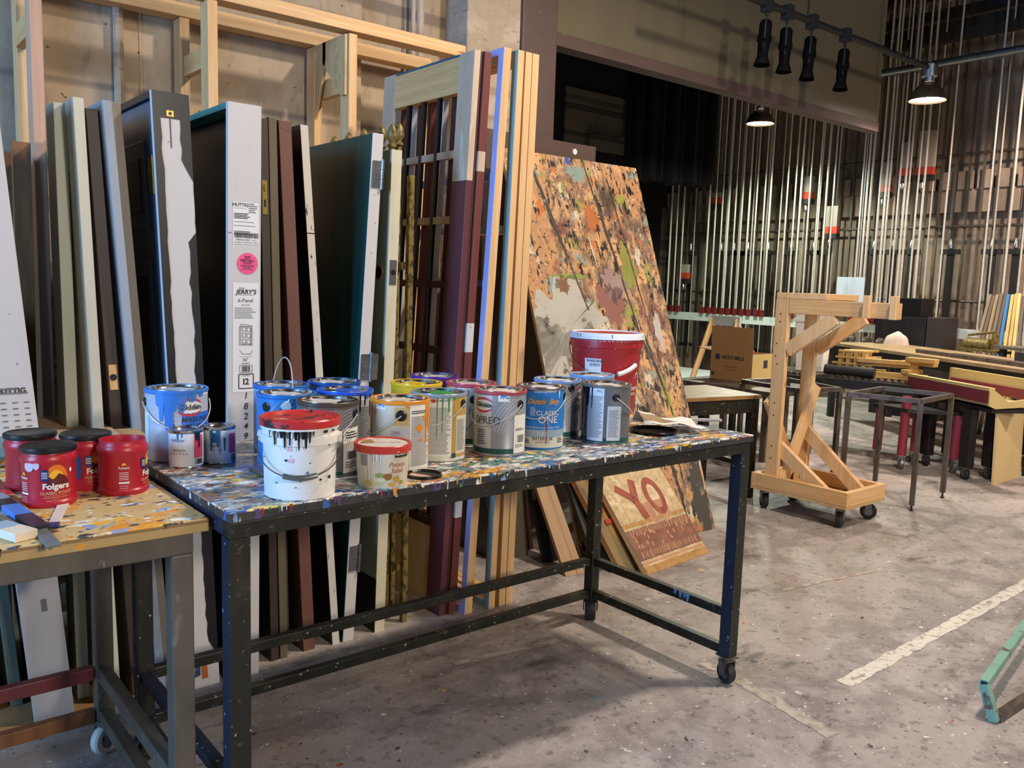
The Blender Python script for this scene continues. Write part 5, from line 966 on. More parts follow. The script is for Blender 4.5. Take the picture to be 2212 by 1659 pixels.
for a0, b0 in ((0, 0), (0, .49), (1.29, 0), (1.29, .49)): b = MB('table_steel'); obox(b, C2, u2, v2, a0, a0+.06, b0, b0+.06, 0, .59); b.build('leg', t2, .003)
b = MB('table_steel'); obox(b, C2, u2, v2, .02, .05, .06, .49, .2, .235); b.build('rail', t2); b = MB('table_steel'); obox(b, C2, u2, v2, .06, 1.29, .5, .53, .2, .235); b.build('rail', t2)
# cardboard carton on a low steel platform
XC = 6.35; p0 = pX(1533, 816, XC); p1 = pX(1622, 828, XC); pf = pX(1537, 757, XC); pt = pX(1540, 703, XC); zb = (p0.z+p1.z)/2
pl_ = E('steel_platform', 'low dark steel platform carrying the cardboard carton', 'platform', (7.0, 4.6, 0))
b = MB('raw_steel'); b.box(5.95, 6.74, 3.95, 4.98, zb-.05, zb-.001); b.build('deck', pl_)
for x in (6.0, 6.65):
    for y in (4.0, 4.9): MB('raw_steel').box(x, x+.05, y, y+.05, 0, zb-.05).build('leg', pl_)
cb = E('cardboard_carton', 'open brown cardboard carton with black print, behind the rolling stand', 'carton', (XC+.12, (p0.y+p1.y)/2, zb))
y0, y1 = min(p0.y, p1.y), max(p0.y, p1.y); zf = pf.z; dpt = .30
b = MB('kraft'); b.box(XC, XC+.004, y0, y1, zb, zf); b.box(XC+dpt-.004, XC+dpt, y0, y1, zb, zf); b.box(XC+.004, XC+dpt-.004, y1-.004, y1, zb, zf); b.box(XC+.004, XC+dpt-.004, y0, y0+.004, zb, zf, 'kraft_light'); b.box(XC+.004, XC+dpt-.004, y0+.004, y1-.004, zb, zb+.004)
b.build('box', cb)
MB('kraft').hexa([(XC, y0, zf), (XC+.004, y0, zf), (XC+.004, y1, zf), (XC, y1, zf), (XC-.01, y0, pt.z), (XC-.006, y0, pt.z), (XC-.006, y1, pt.z), (XC-.01, y1, pt.z)]).build('flap', cb)
MB('kraft').hexa([(XC+.01, y1, zf), (XC+dpt-.01, y1, zf), (XC+dpt-.01, y1+.16, zf+.02), (XC+.01, y1+.16, zf+.02), (XC+.01, y1, zf+.004), (XC+dpt-.01, y1, zf+.004), (XC+dpt-.01, y1+.16, zf+.024), (XC+.01, y1+.16, zf+.024)]).build('flap', cb)
b = MB('text_dark'); fx = (0, -1, 0); cy = (y0+y1)/2
ftext(b, 'AKRO-MILS', .048, (XC-.001, cy-.015, zb+.205), fx, (0, 0, 1), 'text_dark', bold=1.6); frect(b, (XC-.001, y1-.075, zb+.205), fx, (0, 0, 1), .05, .05, 'text_dark')
ftext(b, 'akro-mils.com', .022, (XC-.001, cy, zb+.125), fx, (0, 0, 1), 'text_dark'); ftext(b, 'www.akro-mils.com', .014, (XC-.001, cy, zb+.095), fx, (0, 0, 1), 'text_dark'); frect(b, (XC-.001, y1-.03, zb+.05), fx, (0, 0, 1), .035, .03, 'text_dark')
frect(b, (XC+.2, y0-.001, zb+.16), (1, 0, 0), (0, 0, 1), .06, .07, 'text_dark'); b.build('printing', cb)
for c_, z_, m_ in (((XC+.12, cy-.03), zf-.10, 'e2b21f'), ((XC+.1, cy-.11), zf-.085, '8a2f2c')):
    b = MB(P(m_, .4)); b.lathe([(0, 0), (.06, .02), (.07, .06), (.05, .11), (0, .13)], None, 14, Matrix.Translation((c_[0], c_[1], z_))); solo(b, 'plastic_bag', 'yellow plastic packet sticking out of the carton' if m_[0] == 'e' else 'dark red plastic packet sticking out of the carton', 'packet')
# pale sheet stack on the floor further back, sawhorse
b = MB('alu'); mk('pale_sheet', '#b9c2bd', .4, 0, [('noise', 2, .5, .8, '#a3aca7')])
e = E('panel_stack', 'low stack of pale sheets with a timber edge, left of the carton', 'stack', (9.2, 7.4, 0))
MB('brown_stain').box(8.3, 9.9, 6.5, 8.6, .0, .16).build('timber_base', e); MB('pale_sheet').box(8.35, 9.88, 6.5, 8.55, .161, .2).build('sheet', e); MB('pale_sheet').box(8.55, 10, 6.7, 8.7, .201, .23).build('sheet', e)
sh = E('sawhorse', 'white and tan folding sawhorse behind the cardboard carton', 'sawhorse', (8.6, 6.35, 0)); a = pX(1538, 684, 8.6); c = pX(1600, 688, 8.6)
MB('pale_sheet').box(8.58, 8.62, c.y, a.y, a.z-.10, a.z+.02).build('top_board', sh)
for y in (c.y+.05, a.y-.02):
    for sx, sy in ((-.32, .12), (.32, .12)): MB('pine').bar((8.6, y, a.z-.02), (8.6+sx, y+sy*(1 if y > c.y+.1 else -1), 0), .02, .07).build('leg', sh)
# roller conveyor with offcuts, bin and roll
A0 = Vector((6.80, 5.1, 0)); A1 = Vector((7.26, 3.2, 0)); ud = (A1-A0).normalized(); nd = Vector((-ud.y, ud.x, 0)); nd = nd if nd.x > 0 else -nd; LC = (A1-A0).length; ZC = .655; WC = .62
cv = E('roller_conveyor', 'dark steel roller conveyor loaded with wood offcuts, right of the rolling stand', 'conveyor', A0.lerp(A1, .5)+nd*.3)
for o_ in (0, WC-.04): b = MB('rubber'); obox(b, A0, ud, nd, 0, LC, o_, o_+.04, ZC-.09, ZC-.012); b.build('side_rail', cv)
for i in range(34):
    a = A0+ud*(.03+i*(LC-.06)/33); MB('raw_steel').tube([a+nd*.042+Vector((0, 0, ZC-.01)), a+nd*(WC-.042)+Vector((0, 0, ZC-.01))], .024, None, 10).build('roller', cv)
for t in (.08, .92):
    for o_ in (.02, WC-.02): a = A0+ud*(LC*t)+nd*o_; MB('rubber').box(a.x-.025, a.x+.025, a.y-.025, a.y+.025, 0, ZC-.09).build('leg', cv)
    MB('rubber').bar(A0+ud*(LC*t)+nd*.05+Vector((0, 0, .22)), A0+ud*(LC*t)+nd*(WC-.05)+Vector((0, 0, .22)), .03, .03).build('rail', cv)
ZT2 = ZC+.0145; mk('offcut', '#c4a162', .6, 0, [('noise', (9, 9, 9), .4, .7, '#ad894a')])
def onconv(t, o_): return A0+ud*(LC*t)+nd*o_
def piece(label, t, o_, L, w, h, z, ang, m='offcut', name='wood_offcut', cat='wood', group='wood offcuts stacked on the roller conveyor'):
    c = onconv(t, o_); d = Matrix.Rotation(rad(ang), 4, 'Z') @ ud; n_ = Vector((-d.y, d.x, 0)); b = MB(m); obox(b, c, d, n_, -L/2, L/2, -w/2, w/2, z, z+h); return solo(b, name, label, cat, group, .002)
k = 0
for lv in range(4):
    for i, o_ in enumerate((.25, .34, .43)):
        piece('short pine block in the left stack of offcuts, a spacer between its slats', .60+.012*i, o_, .40-.05*lv, .05, .018, ZT2+lv*.056+.038, 4*lv-3)
    for i in range(4): piece('short pine block in the left stack of offcuts, a spacer between its slats', .545+.035*i, .34, .035, .22, .037, ZT2+lv*.056, 0)
for i, (t, o_, L, w, h, z, an, lb) in enumerate(((.79, .22, .52, .14, .02, 0, 6, 'long wide pine slat at the bottom of the right offcut stack'), (.80, .20, .50, .09, .036, .021, 2, 'pine slat second from the bottom of the right offcut stack'), (.86, .24, .22, .07, .036, .058, 70, 'short pine crosspiece on the right offcut stack'), (.76, .30, .46, .09, .03, .095, 3, 'long pine slat in the middle of the right offcut stack'), (.88, .32, .30, .08, .036, .126, -20, 'angled pine piece near the top of the right offcut stack'), (.74, .24, .44, .07, .036, .126, 5, 'pine batten on top of the right offcut stack'), (.90, .22, .26, .08, .036, .163, -14, 'topmost tilted pine piece of the right offcut stack'))):
    piece(lb, t, o_, L, w, h, ZT2+z, an)
b = MB('rubber'); b.tube([onconv(.50, .10)+Vector((0, 0, ZT2+.047)), onconv(.72, .10)+Vector((0, 0, ZT2+.047))], .045, None, 20); solo(b, 'black_roll', 'black roll of material lying along the near side of the conveyor', 'roll')
q = onconv(.40, .32); bn = E('waste_bin', 'tall white plastic bin standing on the conveyor behind the rolling stand', 'bin', (q.x, q.y, ZT2), rad(20))
b = MB('off_white'); r0, r1, h = .12, .15, .56
b.hexa([(-r0, -r0, 0), (r0, -r0, 0), (r0, r0, 0), (-r0, r0, 0), (-r1, -r1, h), (r1, -r1, h), (r1, r1, h), (-r1, r1, h)]); b.build('body', bn, .01, False)
b = MB('off_white'); b.box(-r1-.012, r1+.012, -r1-.012, r1+.012, h-.10, h-.07); b.box(-r1-.016, r1+.016, -r1-.016, r1+.016, h-.02, h+.012); b.build('rim', bn, .005, False)
# long bench at the back
B0 = flo(2240, 803, .85); B1 = flo(1787, 738, .85); bd = (B1-B0); LB = bd.length; bd.normalize(); bn_ = Vector((bd.y, -bd.x, 0)); bn_ = bn_ if bn_.x > 0 else -bn_
mk('bench_top', '#9c8563', .5, 0, [('noise', (5, 5, 5), .45, .7, '#7f6a4c')])
bb = E('long_workbench', 'long low dark bench with a pale worn top across the right background', 'workbench', (B0+B1)/2+bn_*.4-Vector((0, 0, .85)))
b = MB('bench_top'); obox(b, B0, bd, bn_, 0, LB, 0, .85, .82, .85); b.build('tabletop', bb)
b = MB('rubber'); obox(b, B0, bd, bn_, .01, LB-.01, .02, .08, .73, .819); b.build('apron', bb)
for t in (.02, .30, .98):
    for o_ in (.04, .76): b = MB('rubber'); obox(b, B0, bd, bn_, LB*t-.03, LB*t+.03, o_, o_+.06, 0, .73 if o_ < .1 else .819); b.build('leg', bb)
def onb(px, py): return flo(px, py, .85)
def lump(name, label, cat, c, rx, ry, h, m, ang=0, seed=1):
    R_ = random.Random(seed); b = MB(m); n = 20; vs = []; fs = []
    for j in range(6):
        f = j/5; r = cos(f*pi/2)**.6
        for i in range(n): a = 2*pi*i/n; k_ = 1+.16*sin(3*a+seed)+R_.uniform(-.06, .06); vs.append((c.x+cos(a+ang)*rx*r*k_, c.y+sin(a+ang)*ry*r*k_, c.z+.001+h*sin(f*pi/2)*(1+.15*sin(2*a+seed))))
    for j in range(5): fs += [(j*n+i, j*n+(i+1) % n, (j+1)*n+(i+1) % n, (j+1)*n+i) for i in range(n)]
    fs.append(tuple(range(n-1, -1, -1))); b.add(vs, fs, m, True); return solo(b, name, label, cat)
lump('cloth_bundle', 'crumpled pinkish white cloth bundle on the long bench', 'cloth', onb(1937, 744), .10, .13, .13, P('cbb8ac', .8))
for i, (px, py, rx, lb) in enumerate(((1812, 735, .05, 'small dark tool lying at the far left of the long bench'), (1842, 738, .09, 'dark greasy power tool on the long bench, larger one'), (1872, 741, .07, 'dark tool on the long bench beside the cloth bundle'))): lump('hand_tool', lb, 'tool', onb(px, py)+bn_*.16, rx, .05, .055, P('3a322c', .5), seed=i+3)
c = onb(2062, 758)+bn_*.3; b = MB('brass'); d = bd
b.tube([c+d*.22+Vector((0, 0, .075)), c-d*.14+Vector((0, 0, .075))], .06, 'gold_paint', 18); b.tube([c+d*.20+Vector((0, 0, .16)), c-d*.20+Vector((0, 0, .215))], .014, 'gold_paint', 10); obox(b, c, d, bn_, -.22, -.18, -.03, .03, .87, 1.05, 'gold_paint'); obox(b, c, d, bn_, -.34, .24, -.08, .08, .851, .88, 'gold_paint')
gv = solo(b, 'brass_clamp', 'gold coloured roll clamp with a lever, on the long bench', 'clamp')
for i, (o_, t0, t1, lb) in enumerate(((.16, .0, .56, 'long dark steel bar lying along the front of the long bench'), (.24, .0, .42, 'second dark steel bar just behind the first on the long bench'))):
    b = MB('raw_steel'); obox(b, B0, bd, bn_, LB*t0, LB*t1, o_, o_+.05, .8505, .885); solo(b, 'steel_bar', lb, 'bar', 'steel bars on the long bench')
e = B0+bd*.3+bn_*.55; b = MB('rubber'); obox(b, e, bd, bn_, -.3, .55, -.05, .15, .8505, .94); solo(b, 'tool_bag', 'black tool roll at the right end of the long bench', 'bag')
T3 = B0+bn_*1.0; tt = E('back_table', 'grey topped table standing behind the long bench at the right', 'table', T3+bd*.9+bn_*.3-Vector((0, 0, .85)))
b = MB('bench_steel'); obox(b, T3, bd, bn_, .1, 1.75, 0, .7, .91, .94); b.build('tabletop', tt)
for a_ in (.15, 1.65):
    for o_ in (.03, .62): b = MB('rubber'); obox(b, T3, bd, bn_, a_, a_+.05, o_, o_+.05, 0, .909); b.build('leg', tt)
def pbox(name, label, cat, px0, px1, py0, X, dep, m, z0=0, y_at=None):
    a = pX(px0, py0, X); c = pX(px1, py0, X); b = MB(m); b.box(X, X+dep, min(a.y, c.y), max(a.y, c.y), z0, (a.z+c.z)/2); return solo(b, name, label, cat, None, .006), (a.z+c.z)/2
o, zt = pbox('black_cabinet', 'big black cabinet standing behind the cloth bundle on the bench', 'cabinet', 1892, 2001, 684, 9.72, .35, 'door_black')
pbox('black_case', 'black flight case stacked on the big black cabinet', 'case', 1944, 1993, 644, 9.74, .3, P('121214', .3), zt+.001)
pbox('brown_case', 'dark brown box standing right of the big black cabinet', 'case', 2003, 2041, 686, 9.72, .35, P('2c2522', .6))
# leaning lumber strips
R = random.Random(9); cols = ['7d6a55', '5c4b3c', '8a7456', '6d5a48', '54473c', '2f6aa6', 'c2a35c', 'b89a58', 'cbb070', '5a4f48', '8f8575', '9c7f4f', '6b5844', 'a98e60']
names = ['weathered grey brown', 'dark brown', 'tan', 'dull brown', 'charcoal brown', 'bright blue', 'ochre', 'golden', 'pale straw', 'slate brown', 'pale grey', 'honey', 'umber', 'sand']
for i, c_ in enumerate(cols):
    px = 2128+i*8.4+R.uniform(-1, 1); t_ = pX(px+12-i*.4, 636+R.uniform(-2, 5), 10.0); bt = pX(px-16+i*1.6, 742, 9.75)
    b = MB(P(c_, .6)); d_ = (t_-bt); g0 = bt-d_*(bt.z/d_.z)
    b.bar(g0, t_, .030, .028, None, (1, 0, 0)); solo(b, 'lumber_strip', '%s lumber strip leaning against the back wall at the right edge' % names[i], 'lumber', 'lumber strips leaning at the back right')
# maroon trough on a black stand, red-legged cart, plywood board
M0 = pX(2137, 842, 6.75); md = Vector((.5, .866, 0)); mn = Vector((.866, -.5, 0)); zt = M0.z; L = .98; B_ = Vector((M0.x, M0.y, 0))
tr = E('wooden_trough', 'maroon sided wooden trough with yellow wood edges, on a black wheeled stand', 'trough', B_+md*.4+mn*.2+Vector((0, 0, zt-.2)))
b = MB(P('7a2c36', .5)); obox(b, B_, md, mn, 0, L, 0, .02, zt-.105, zt-.012); b.build('front_board', tr)
b = MB('kraft_light'); obox(b, B_, md, mn, 0, L, 0, .05, zt-.011, zt+.012); b.build('top_edge', tr); b = MB('kraft_light'); obox(b, B_, md, mn, 0, L, .40, .43, zt-.09, zt+.07); b.build('back_board', tr)
b = MB(P('7a2c36', .5)); obox(b, B_, md, mn, .02, L-.02, .385, .40, zt-.085, zt-.01); b.build('back_board', tr)
b = MB('kraft_light'); obox(b, B_, md, mn, 0, L, .021, .40, zt-.125, zt-.106); b.build('bottom_board', tr)
b = MB('kraft_light'); q = [(0, zt-.12), (.06, zt-.145), (.36, zt-.125), (.43, zt-.09), (.43, zt+.07), (.40, zt+.07), (.40, zt-.06), (.16, zt-.09), (.05, zt-.01), (0, zt-.01)]
for o_ in (-.012, L-.008):
    b = MB('kraft_light')
    v = [B_+md*o_+mn*a+Vector((0, 0, z)) for a, z in q]+[B_+md*(o_+.02)+mn*a+Vector((0, 0, z)) for a, z in q]; n = len(q)
    b.add(v, [tuple(range(n)), tuple(range(2*n-1, n-1, -1))]+[(i, (i+1) % n, (i+1) % n+n, i+n) for i in range(n)]); b.build('end_board', tr)
sd = E('wheeled_stand', 'black steel wheeled stand under the maroon trough', 'stand', B_+md*.4+mn*.2); zl = zt-.178
mk('black_steel', '#23211f', .5, .2, [('noise', 9, .5, .8, '#33302c')])
for a_ in (.16, .64):
    for o_ in (.0, .20): b = MB('black_steel'); obox(b, B_, md, mn, a_, a_+.10, o_, o_+.06, .10, zl); b.build('leg', sd); c = B_+md*(a_+.05)+mn*(o_+.03); caster(sd, c.x, c.y, .10, .042, 'rubber', 'galv', .03, 1.0)
b = MB('black_steel'); obox(b, B_, md, mn, .0, .80, .04, .38, zl, zl+.03); b.build('top_plate', sd)
rc_ = E('red_legged_cart', 'cart with round red legs on casters, partly hidden behind the maroon trough', 'cart', (7.1, 3.3, 0))
RL = [(6.80, 3.25), (7.02, 2.93), (6.88, 3.50), (7.08, 3.28)]
for x, y in RL: MB(P('8f2c3d', .4)).tube([(x, y, .115), (x+.015, y, .60 if x < 6.85 else .47)], .036, None, 18).build('leg', rc_); caster(rc_, x, y, .115, .05, 'galv', 'steel', .032, .7)
MB('black_steel').hexa([(RL[0][0]-.04, RL[0][1]-.04, .471), (RL[1][0]+.04, RL[1][1]-.06, .471), (RL[3][0]+.05, RL[3][1]+.04, .471), (RL[2][0]-.02, RL[2][1]+.05, .471), (RL[0][0]-.04, RL[0][1]-.04, .50), (RL[1][0]+.04, RL[1][1]-.06, .50), (RL[3][0]+.05, RL[3][1]+.04, .50), (RL[2][0]-.02, RL[2][1]+.05, .50)]).build('deck', rc_)
a = flo(2131, 1046); c = flo(2189, 1028); tp = pX(2140, 880, a.x+.02)
mk('birch', '#dcc08a', .5, 0, [('noise', (6, 6, 2), .5, .75, '#d2b47c')])
lean('birch_panel', 'upright pale birch plywood panel standing at the end of the maroon trough', 'panel', (a.x, a.y-.05, 0), (c.x, c.y-.05, 0), (a.x+.005, a.y-.03, tp.z), .018, 'birch')
sf = E('shelf_unit', 'yellow wood shelf unit at the right edge behind the birch panel', 'shelf', (8.3, 2.4, 0))
for x in (7.9, 8.7): MB('kraft_light').box(x, x+.03, 2.2, 2.7, 0, .78).build('side_panel', sf)
for z in (.08, .42, .75): MB('plywood').box(7.93, 8.7, 2.2, 2.7, z, z+.025).build('shelf_board', sf)
# ------------------------------------------------------------------ green steel frame at the near right
mk('mint_steel', '#7fae9c', .4, .2, [('noise', (14, 14, 14), .56, .62, '#5d4a3c'), ('noise', (8, 8, 8), .52, .75, '#6b9788', 4)])
g0 = flo(2148, 1560); gf = E('mint_steel_frame', 'mint green worn square tube frame lying on the floor at the right edge', 'frame', g0)
tp = Vector((g0.x-.005, g0.y+.02, .115)); tp = flo(2126, 1478, .118)
MB('mint_steel').bar(g0+Vector((0, 0, .004)), tp, .028, .028, None, (1, 0, 0)).build('upright', gf)
e2 = flo(2300, 1230, .128); MB('mint_steel').bar(tp, e2, .028, .028).build('upper_tube', gf)
e3 = flo(2290, 1460, .016); MB('raw_steel').bar(g0+Vector((.01, -.004, .016)), e3, .028, .028).build('lower_tube', gf)
b = MB('rubber'); dd = (e2-tp).normalized(); b.bar(tp-dd*.0016, tp-dd*.0008, .02, .02); b.build('open_end', gf)
# ------------------------------------------------------------------ fly system on the back wall
XR = 10.2
fr_ = E('locking_rail', 'long pale steel rail with red rope locks along the back wall', 'rail', (XR, 6.3, 0))
def rz(px, py): return pX(px, py, XR)
ra, rb = rz(1415, 676), rz(1905, 706); zr = (ra.z+rb.z)/2-.02
MB(P('c3cec8', .4)).box(XR-.02, XR+.10, 2.2, ra.y, zr-.055, zr+.055).build('channel', fr_)
for y in (2.6, 4.4, 6.2, 8.0, ra.y-.1): MB('black_steel').box(XR+.02, XR+.10, y, y+.08, 0, zr-.055).build('post', fr_)
RX = [(1441, 640), (1454, 640), (1467, 640), (1521, 640), (1535, 640), (1549, 640), (1563, 640), (1577, 640), (1591, 640), (1606, 640), (1621, 640), (1638, 640), (1650, 640), (1691, 560), (1708, 560), (1720, 560), (1739, 560), (1758, 560), (1775, 560), (1790, 560), (1850, 560), (1861, 560), (1869, 560), (1888, 560), (1901, 560), (1908, 560), (1929, 560), (1942, 560), (1950, 560), (1969, 560), (1982, 560), (2033, 560), (2125, 560), (2173, 560), (2205, 560)]
for i, (x, y) in enumerate(RX):
    Y = rz(x, y).y; r = .011 if i % 3 else .014
    b = MB('rope'); b.tube([(XR, Y, zr+.055), (XR, Y, 5.6)], r, None, 8); o = b.build('hand_line', None); tag(o, 'pale hand line rope running straight up the back wall from a red rope lock', 'rope', 'hand line ropes of the fly system')
    if i < 32: MB(P('6f1d1f', .4)).box(XR-.045, XR-.015 if 0 else XR-.012, Y-.028, Y+.028, zr+.056, zr+.15).build('rope_lock', fr_); 
for i, (x, y) in enumerate(RX[::2]):
    Y = rz(x, y).y+.06; b = MB('rope'); b.tube([(XR+.35, Y, .4), (XR+.35, Y, 5.6)], .010, None, 8); o = b.build('hand_line', None); tag(o, 'pale return rope of the fly lines running up close to the back wall', 'rope', 'return ropes of the fly system')
tw = E('guide_rail_wall', 'row of slim vertical steel guide rails fixed along the back wall', 'rails', (11.1, 6.2, 0))
for i in range(52):
    y = 1.9+i*.168; MB('bench_steel').box(11.08, 11.11, y, y+.026, .25, 5.05).build('guide_rail', tw)
for z, r_ in ((2.27, .018), (1.35, .016), (3.15, .018)): MB('raw_steel').tube([(11.065, 1.9, z), (11.065, 10.6, z)], r_, None, 8).build('cross_pipe', tw)
zA = pX(1887, 540, XR+.4).z
for i, px in enumerate((1492, 1558, 1586, 1598, 1616, 1645, 1660, 1708, 1757, 1776, 1887, 1928, 1968, 2053, 2143, 2194)):
    Y = pX(px, 540, XR+.4).y; X = XR+.4; e = E('counterweight_arbor', 'black counterweight arbor hanging at rail height on the back wall, one of the low row', 'arbor', (X, Y, 0), 0, 'low counterweight arbors')
    MB('black_steel').box(X-.03, X+.03, Y-.11, Y+.11, zA-.06, zA).build('head', e)
    MB('black_steel').box(X-.012, X+.012, Y-.05, Y+.03, .55, zA-.06).build('spine', e)
    MB('black_steel').tube([(X, Y+.085, .55), (X, Y+.085, zA-.06)], .012).build('rod', e)
    MB('steel').lathe([(0, 0), (.028, .01), (.03, .04), (.02, .07), (.012, .12), (0, .12)], None, 12, Matrix.Translation((X, Y, zA))).build('eye_bolt', e)
    MB('black_steel').box(X-.03, X+.03, Y-.11, Y+.11, .5, .55).build('base', e); MB('black_steel').tube([(X, Y, zA+.12), (X, Y, 5.3)], .006).build('lift_line', e)
for px, py, s_, hh, lb in ((1998, 378, 1.2, .52, 'raised counterweight stack with an orange red base, largest, under the right lamp'), (1955, 380, .8, .40, 'raised counterweight with a red base just left of the largest stack'), (1913, 415, .75, .36, 'raised counterweight with a red base, third from the right lamp'), (1746, 430, .8, .30, 'raised counterweight with a red base right of the left lamp'), (1797, 505, 1.05, .36, 'grey counterweight stack with a red base above the hanging metal sheet'), (1549, 440, .9, .16, 'red counterweight alone under the left lamp'), (1480, 602, .8, .22, 'red topped counterweight in the dark at the left end')):
    X = XR+.3; q = pX(px, py, X); e = E('raised_counterweight', lb, 'counterweight', q, 0, 'raised counterweights'); w_ = .085*s_
    MB(P('a83a26', .4)).box(q.x-.04, q.x+.04, q.y-w_, q.y+w_, q.z, q.z+.09).build('base', e)
    MB(P('8d8378', .5)).box(q.x-.035, q.x+.035, q.y-w_*.9, q.y+w_*.9, q.z+.091, q.z+hh).build('weights', e)
    MB('black_steel').box(q.x-.05, q.x+.05, q.y-w_, q.y+w_, q.z-.07, q.z-.001).build('foot', e); MB('steel').lathe([(0, -.02), (.03, 0), (.035, .05), (.02, .08), (0, .09)], None, 12, Matrix.Translation((q.x-.02, q.y+w_*.2, q.z-.16))).build('knot', e)
    MB('black_steel').tube([(q.x, q.y, q.z+hh), (q.x, q.y, 5.6)], .012).build('lift_line', e)
# metal sheet, bottle
a, c = pX(1809, 598, 9.9), pX(1862, 680, 9.9); b = MB(P('b9c3d2', .35)); b.box(9.9, 9.906, c.y, a.y, c.z, a.z); b.tube([(9.903, c.y+.1, a.z), (9.903, c.y+.1, 5.6)], .004); solo(b, 'metal_sheet', 'small bright metal sheet hanging in front of the fly ropes above the stand arm', 'sheet')
q = pX(1865, 716, 10.15); q.z = zr+.0555; e = E('spray_bottle', 'white pump spray bottle with a green top, standing on the pale rail', 'bottle', (XR+.05, q.y, q.z))
b = MB('off_white'); b.lathe([(.05, 0), (.052, .02), (.052, .12), (.035, .16), (.02, .17), (0, .17)], None, 20, Matrix.Translation((XR+.05, q.y, q.z))).build('body', e)
MB(P('2f8a3c', .4)).lathe([(.022, .171), (.026, .18), (.026, .21), (.014, .22), (.014, .25), (.03, .255), (.03, .275), (0, .275)], None, 18, Matrix.Translation((XR+.05, q.y, q.z))).build('pump_top', e)
# head steel under the ceiling
pz = pX(2000, 142, 10.1)
solo(MB('galv').tube([(10.1, pX(1900, 158, 10.1).y+.6, pz.z), (10.1, -2, pz.z)], .045, None, 16), 'overhead_pipe', 'pale horizontal pipe under the dark ceiling at upper right', 'pipe')
for i, (x, z, h_) in enumerate(((10.35, 4.35, .10), (10.7, 4.55, .12), (10.92, 4.8, .10))):
    solo(MB('deck_dark').box(x, x+.12, -2, 9.4, z, z+h_), 'head_channel', ('lowest dark steel channel above the pale overhead pipe', 'middle dark steel channel above the pale overhead pipe', 'highest dark steel channel above the pale overhead pipe')[i], 'beam', 'head steel channels')
# ------------------------------------------------------------------ lamps, lighting pipe, spotlights, curtain
mk('glow', '#ffffff', .5, 0, (), emit=('#fff4e6', 30)); mk('bell', '#7d6c55', .35, .8, [('noise', 9, .5, .8, '#6b5b47')])
def bay(label, c, r, power, name='high_bay_lamp', hang=.4):
    e = E(name, label, 'lamp', c)
    T = Matrix.Translation(c)
    MB('bell').lathe([(r, 0), (r*.97, r*.22), (r*.80, r*.55), (r*.5, r*.85), (r*.26, r*1.0), (r*.26, r*1.02), (r*.48, r*.83), (r*.77, r*.53), (r*.94, r*.21), (r*.98, .0), (r, 0)], None, 40, T, False).build('shade', e)
    MB('galv').lathe([(0, r*1.02), (r*.24, r*1.03), (r*.24, r*1.3), (r*.42, r*1.32), (r*.42, r*1.95), (r*.3, r*2.05), (0, r*2.1)], None, 24, T).build('ballast', e)
    MB('raw_steel').tube([c+Vector((0, 0, r*2.1)), c+Vector((0, 0, r*2.1+hang))], .012).build('hook', e)
    MB('glow').lathe([(0, r*.06), (r*.88, r*.08), (r*.60, r*.3), (r*.25, r*.6), (0, r*.7)], None, 24, T).build('bulb', e)
    lamp('SPOT', 'overhead_light', c+Vector((0, 0, -.02)), power, ((.88, 1, .84) if c.y > 5 else (1, .84, .74)), r*.6, c-Vector((0, 0, 2)), 150, .35)
    return e
L1 = flo(0, 0, 3) if False else CAM+ray(1642, 268)*(10.4)
bay('glowing high bay lamp seen below the beige header, left of the two', L1, .17, 600, hang=1.6)
PYY = 3.62
L2 = pY(2003, 218, PYY); bay('glowing high bay lamp hanging from the end of the lighting pipe, right of the two', L2, .152, 200, hang=.06)
pa, pb_ = pY(1640, 0, PYY), pY(2012, 150, PYY); zp = (pa.z+pb_.z)/2
lp = E('lighting_pipe', 'black lighting pipe running across in front of the beige header', 'pipe', (pb_.x, PYY, zp))
MB('rubber').tube([(4.2, PYY, zp), (pb_.x+.05, PYY, zp)], .024, None, 14).build('pipe', lp)
for x in (4.6, 5.6, 7.2): MB('rubber').tube([(x, PYY, zp), (x, PYY, 5.6)], .007, None, 8).build('hanger', lp)
mk('spot_black', '#060606', .75, 0, [('noise', 20, .5, .8, '#121213')])
MAT['spot_black'].node_tree.nodes['Principled BSDF'].inputs['Specular IOR Level'].default_value = .08
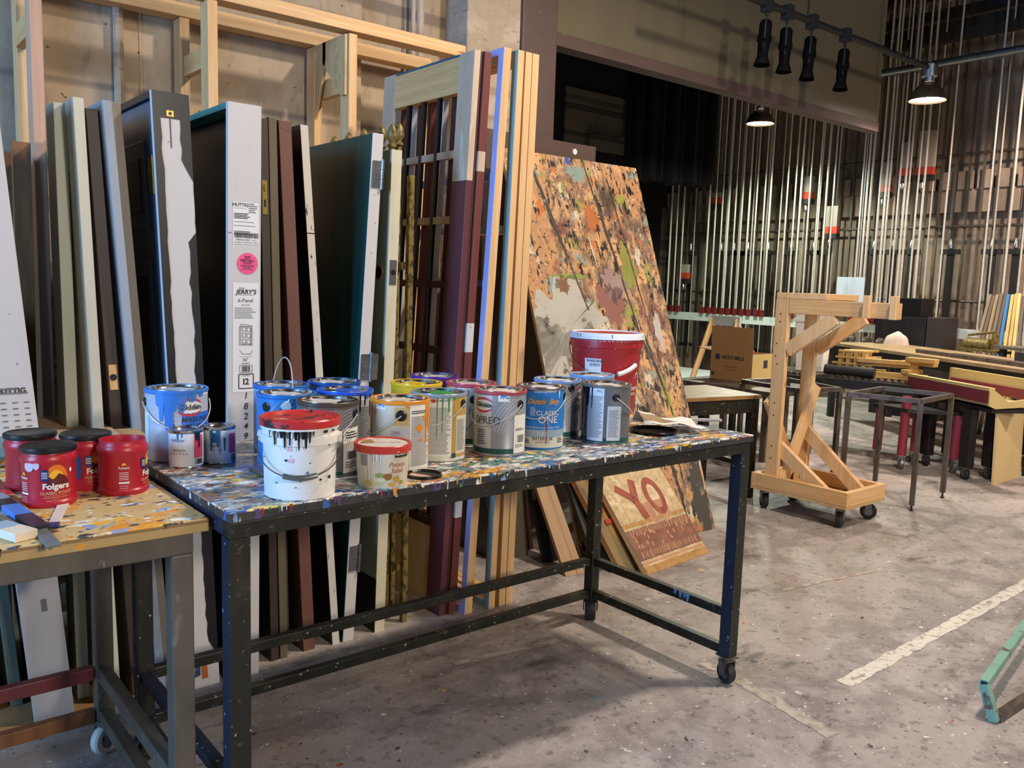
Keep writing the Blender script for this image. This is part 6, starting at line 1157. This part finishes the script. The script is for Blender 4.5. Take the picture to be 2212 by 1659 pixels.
def spotlight(label, px, py, tilt):
    c = pY(px, py, PYY); c.z = zp; e = E('stage_spotlight', label, 'spotlight', c, 0, 'stage spotlights on the pipe')
    b = MB('rubber'); b.box(c.x-.03, c.x+.03, c.y-.035, c.y+.035, c.z-.05, c.z+.045); b.tube([c+Vector((0, 0, -.05)), c+Vector((0, 0, -.075))], .01); b.build('clamp', e)
    M = Matrix.Translation(c+Vector((0, 0, -.075))) @ Matrix.Rotation(rad(tilt), 4, 'Y') @ Matrix.Rotation(rad(35), 4, 'Z')
    b = MB('rubber'); b.tube([M @ Vector(p) for p in ((-.052, 0, -.16), (-.052, 0, -.02), (-.04, 0, -.004), (.04, 0, -.004), (.052, 0, -.02), (.052, 0, -.16))], .006); b.build('yoke', e)
    MB('spot_black').lathe([(0, -.03), (.03, -.032), (.042, -.05), (.042, -.13), (.048, -.135), (.048, -.17), (.040, -.175), (.036, -.27), (.038, -.275), (.056, -.33), (.054, -.33), (.03, -.28), (0, -.28)], 'spot_black', 24, M).build('body', e)
    b = MB('rubber'); [b.box(.04, .064, -.006, .006, z-.01, z+.012, None, M) for z in (-.15,)]; [b.tube([M @ Vector((-.045, 0, -.2)), M @ Vector((-.075, .0, -.225))], .007)]; b.build('shutter_handle', e)
spotlight('stage spotlight first from the left on the black pipe', 1658, 8, 4); spotlight('stage spotlight second from the left on the black pipe', 1702, 25, 1); spotlight('stage spotlight third from the left on the black pipe', 1755, 45, 4); spotlight('stage spotlight last on the black pipe before the lamp', 1827, 75, 4)
a, c = pY(1362, 385, 6.3), pY(1524, 404, 6.3); b = MB('curtain'); mk('curtain', '#17181b', .8, 0, [('noise', (9, 9, 1), .5, .8, '#202227')]); n = 120; vs = []
for i in range(n+1):
    t = i/n; x = a.x+(c.x-a.x)*t; y = 6.3+.09*sin(t*70)+.05*sin(t*23+1); zl = a.z+(c.z-a.z)*t+.02*sin(t*40)
    vs += [(x, y, zl), (x, y, zl+.10), (x, y, 5.58)]
b.add(vs, [(3*i+j, 3*i+3+j, 3*i+4+j, 3*i+1+j) for i in range(n) for j in range(2)], None, True); o = solo(b, 'stage_curtain', 'black pleated stage curtain hanging behind the beige header', 'curtain'); sl = o.modifiers.new('thick', 'SOLIDIFY'); sl.thickness = .006
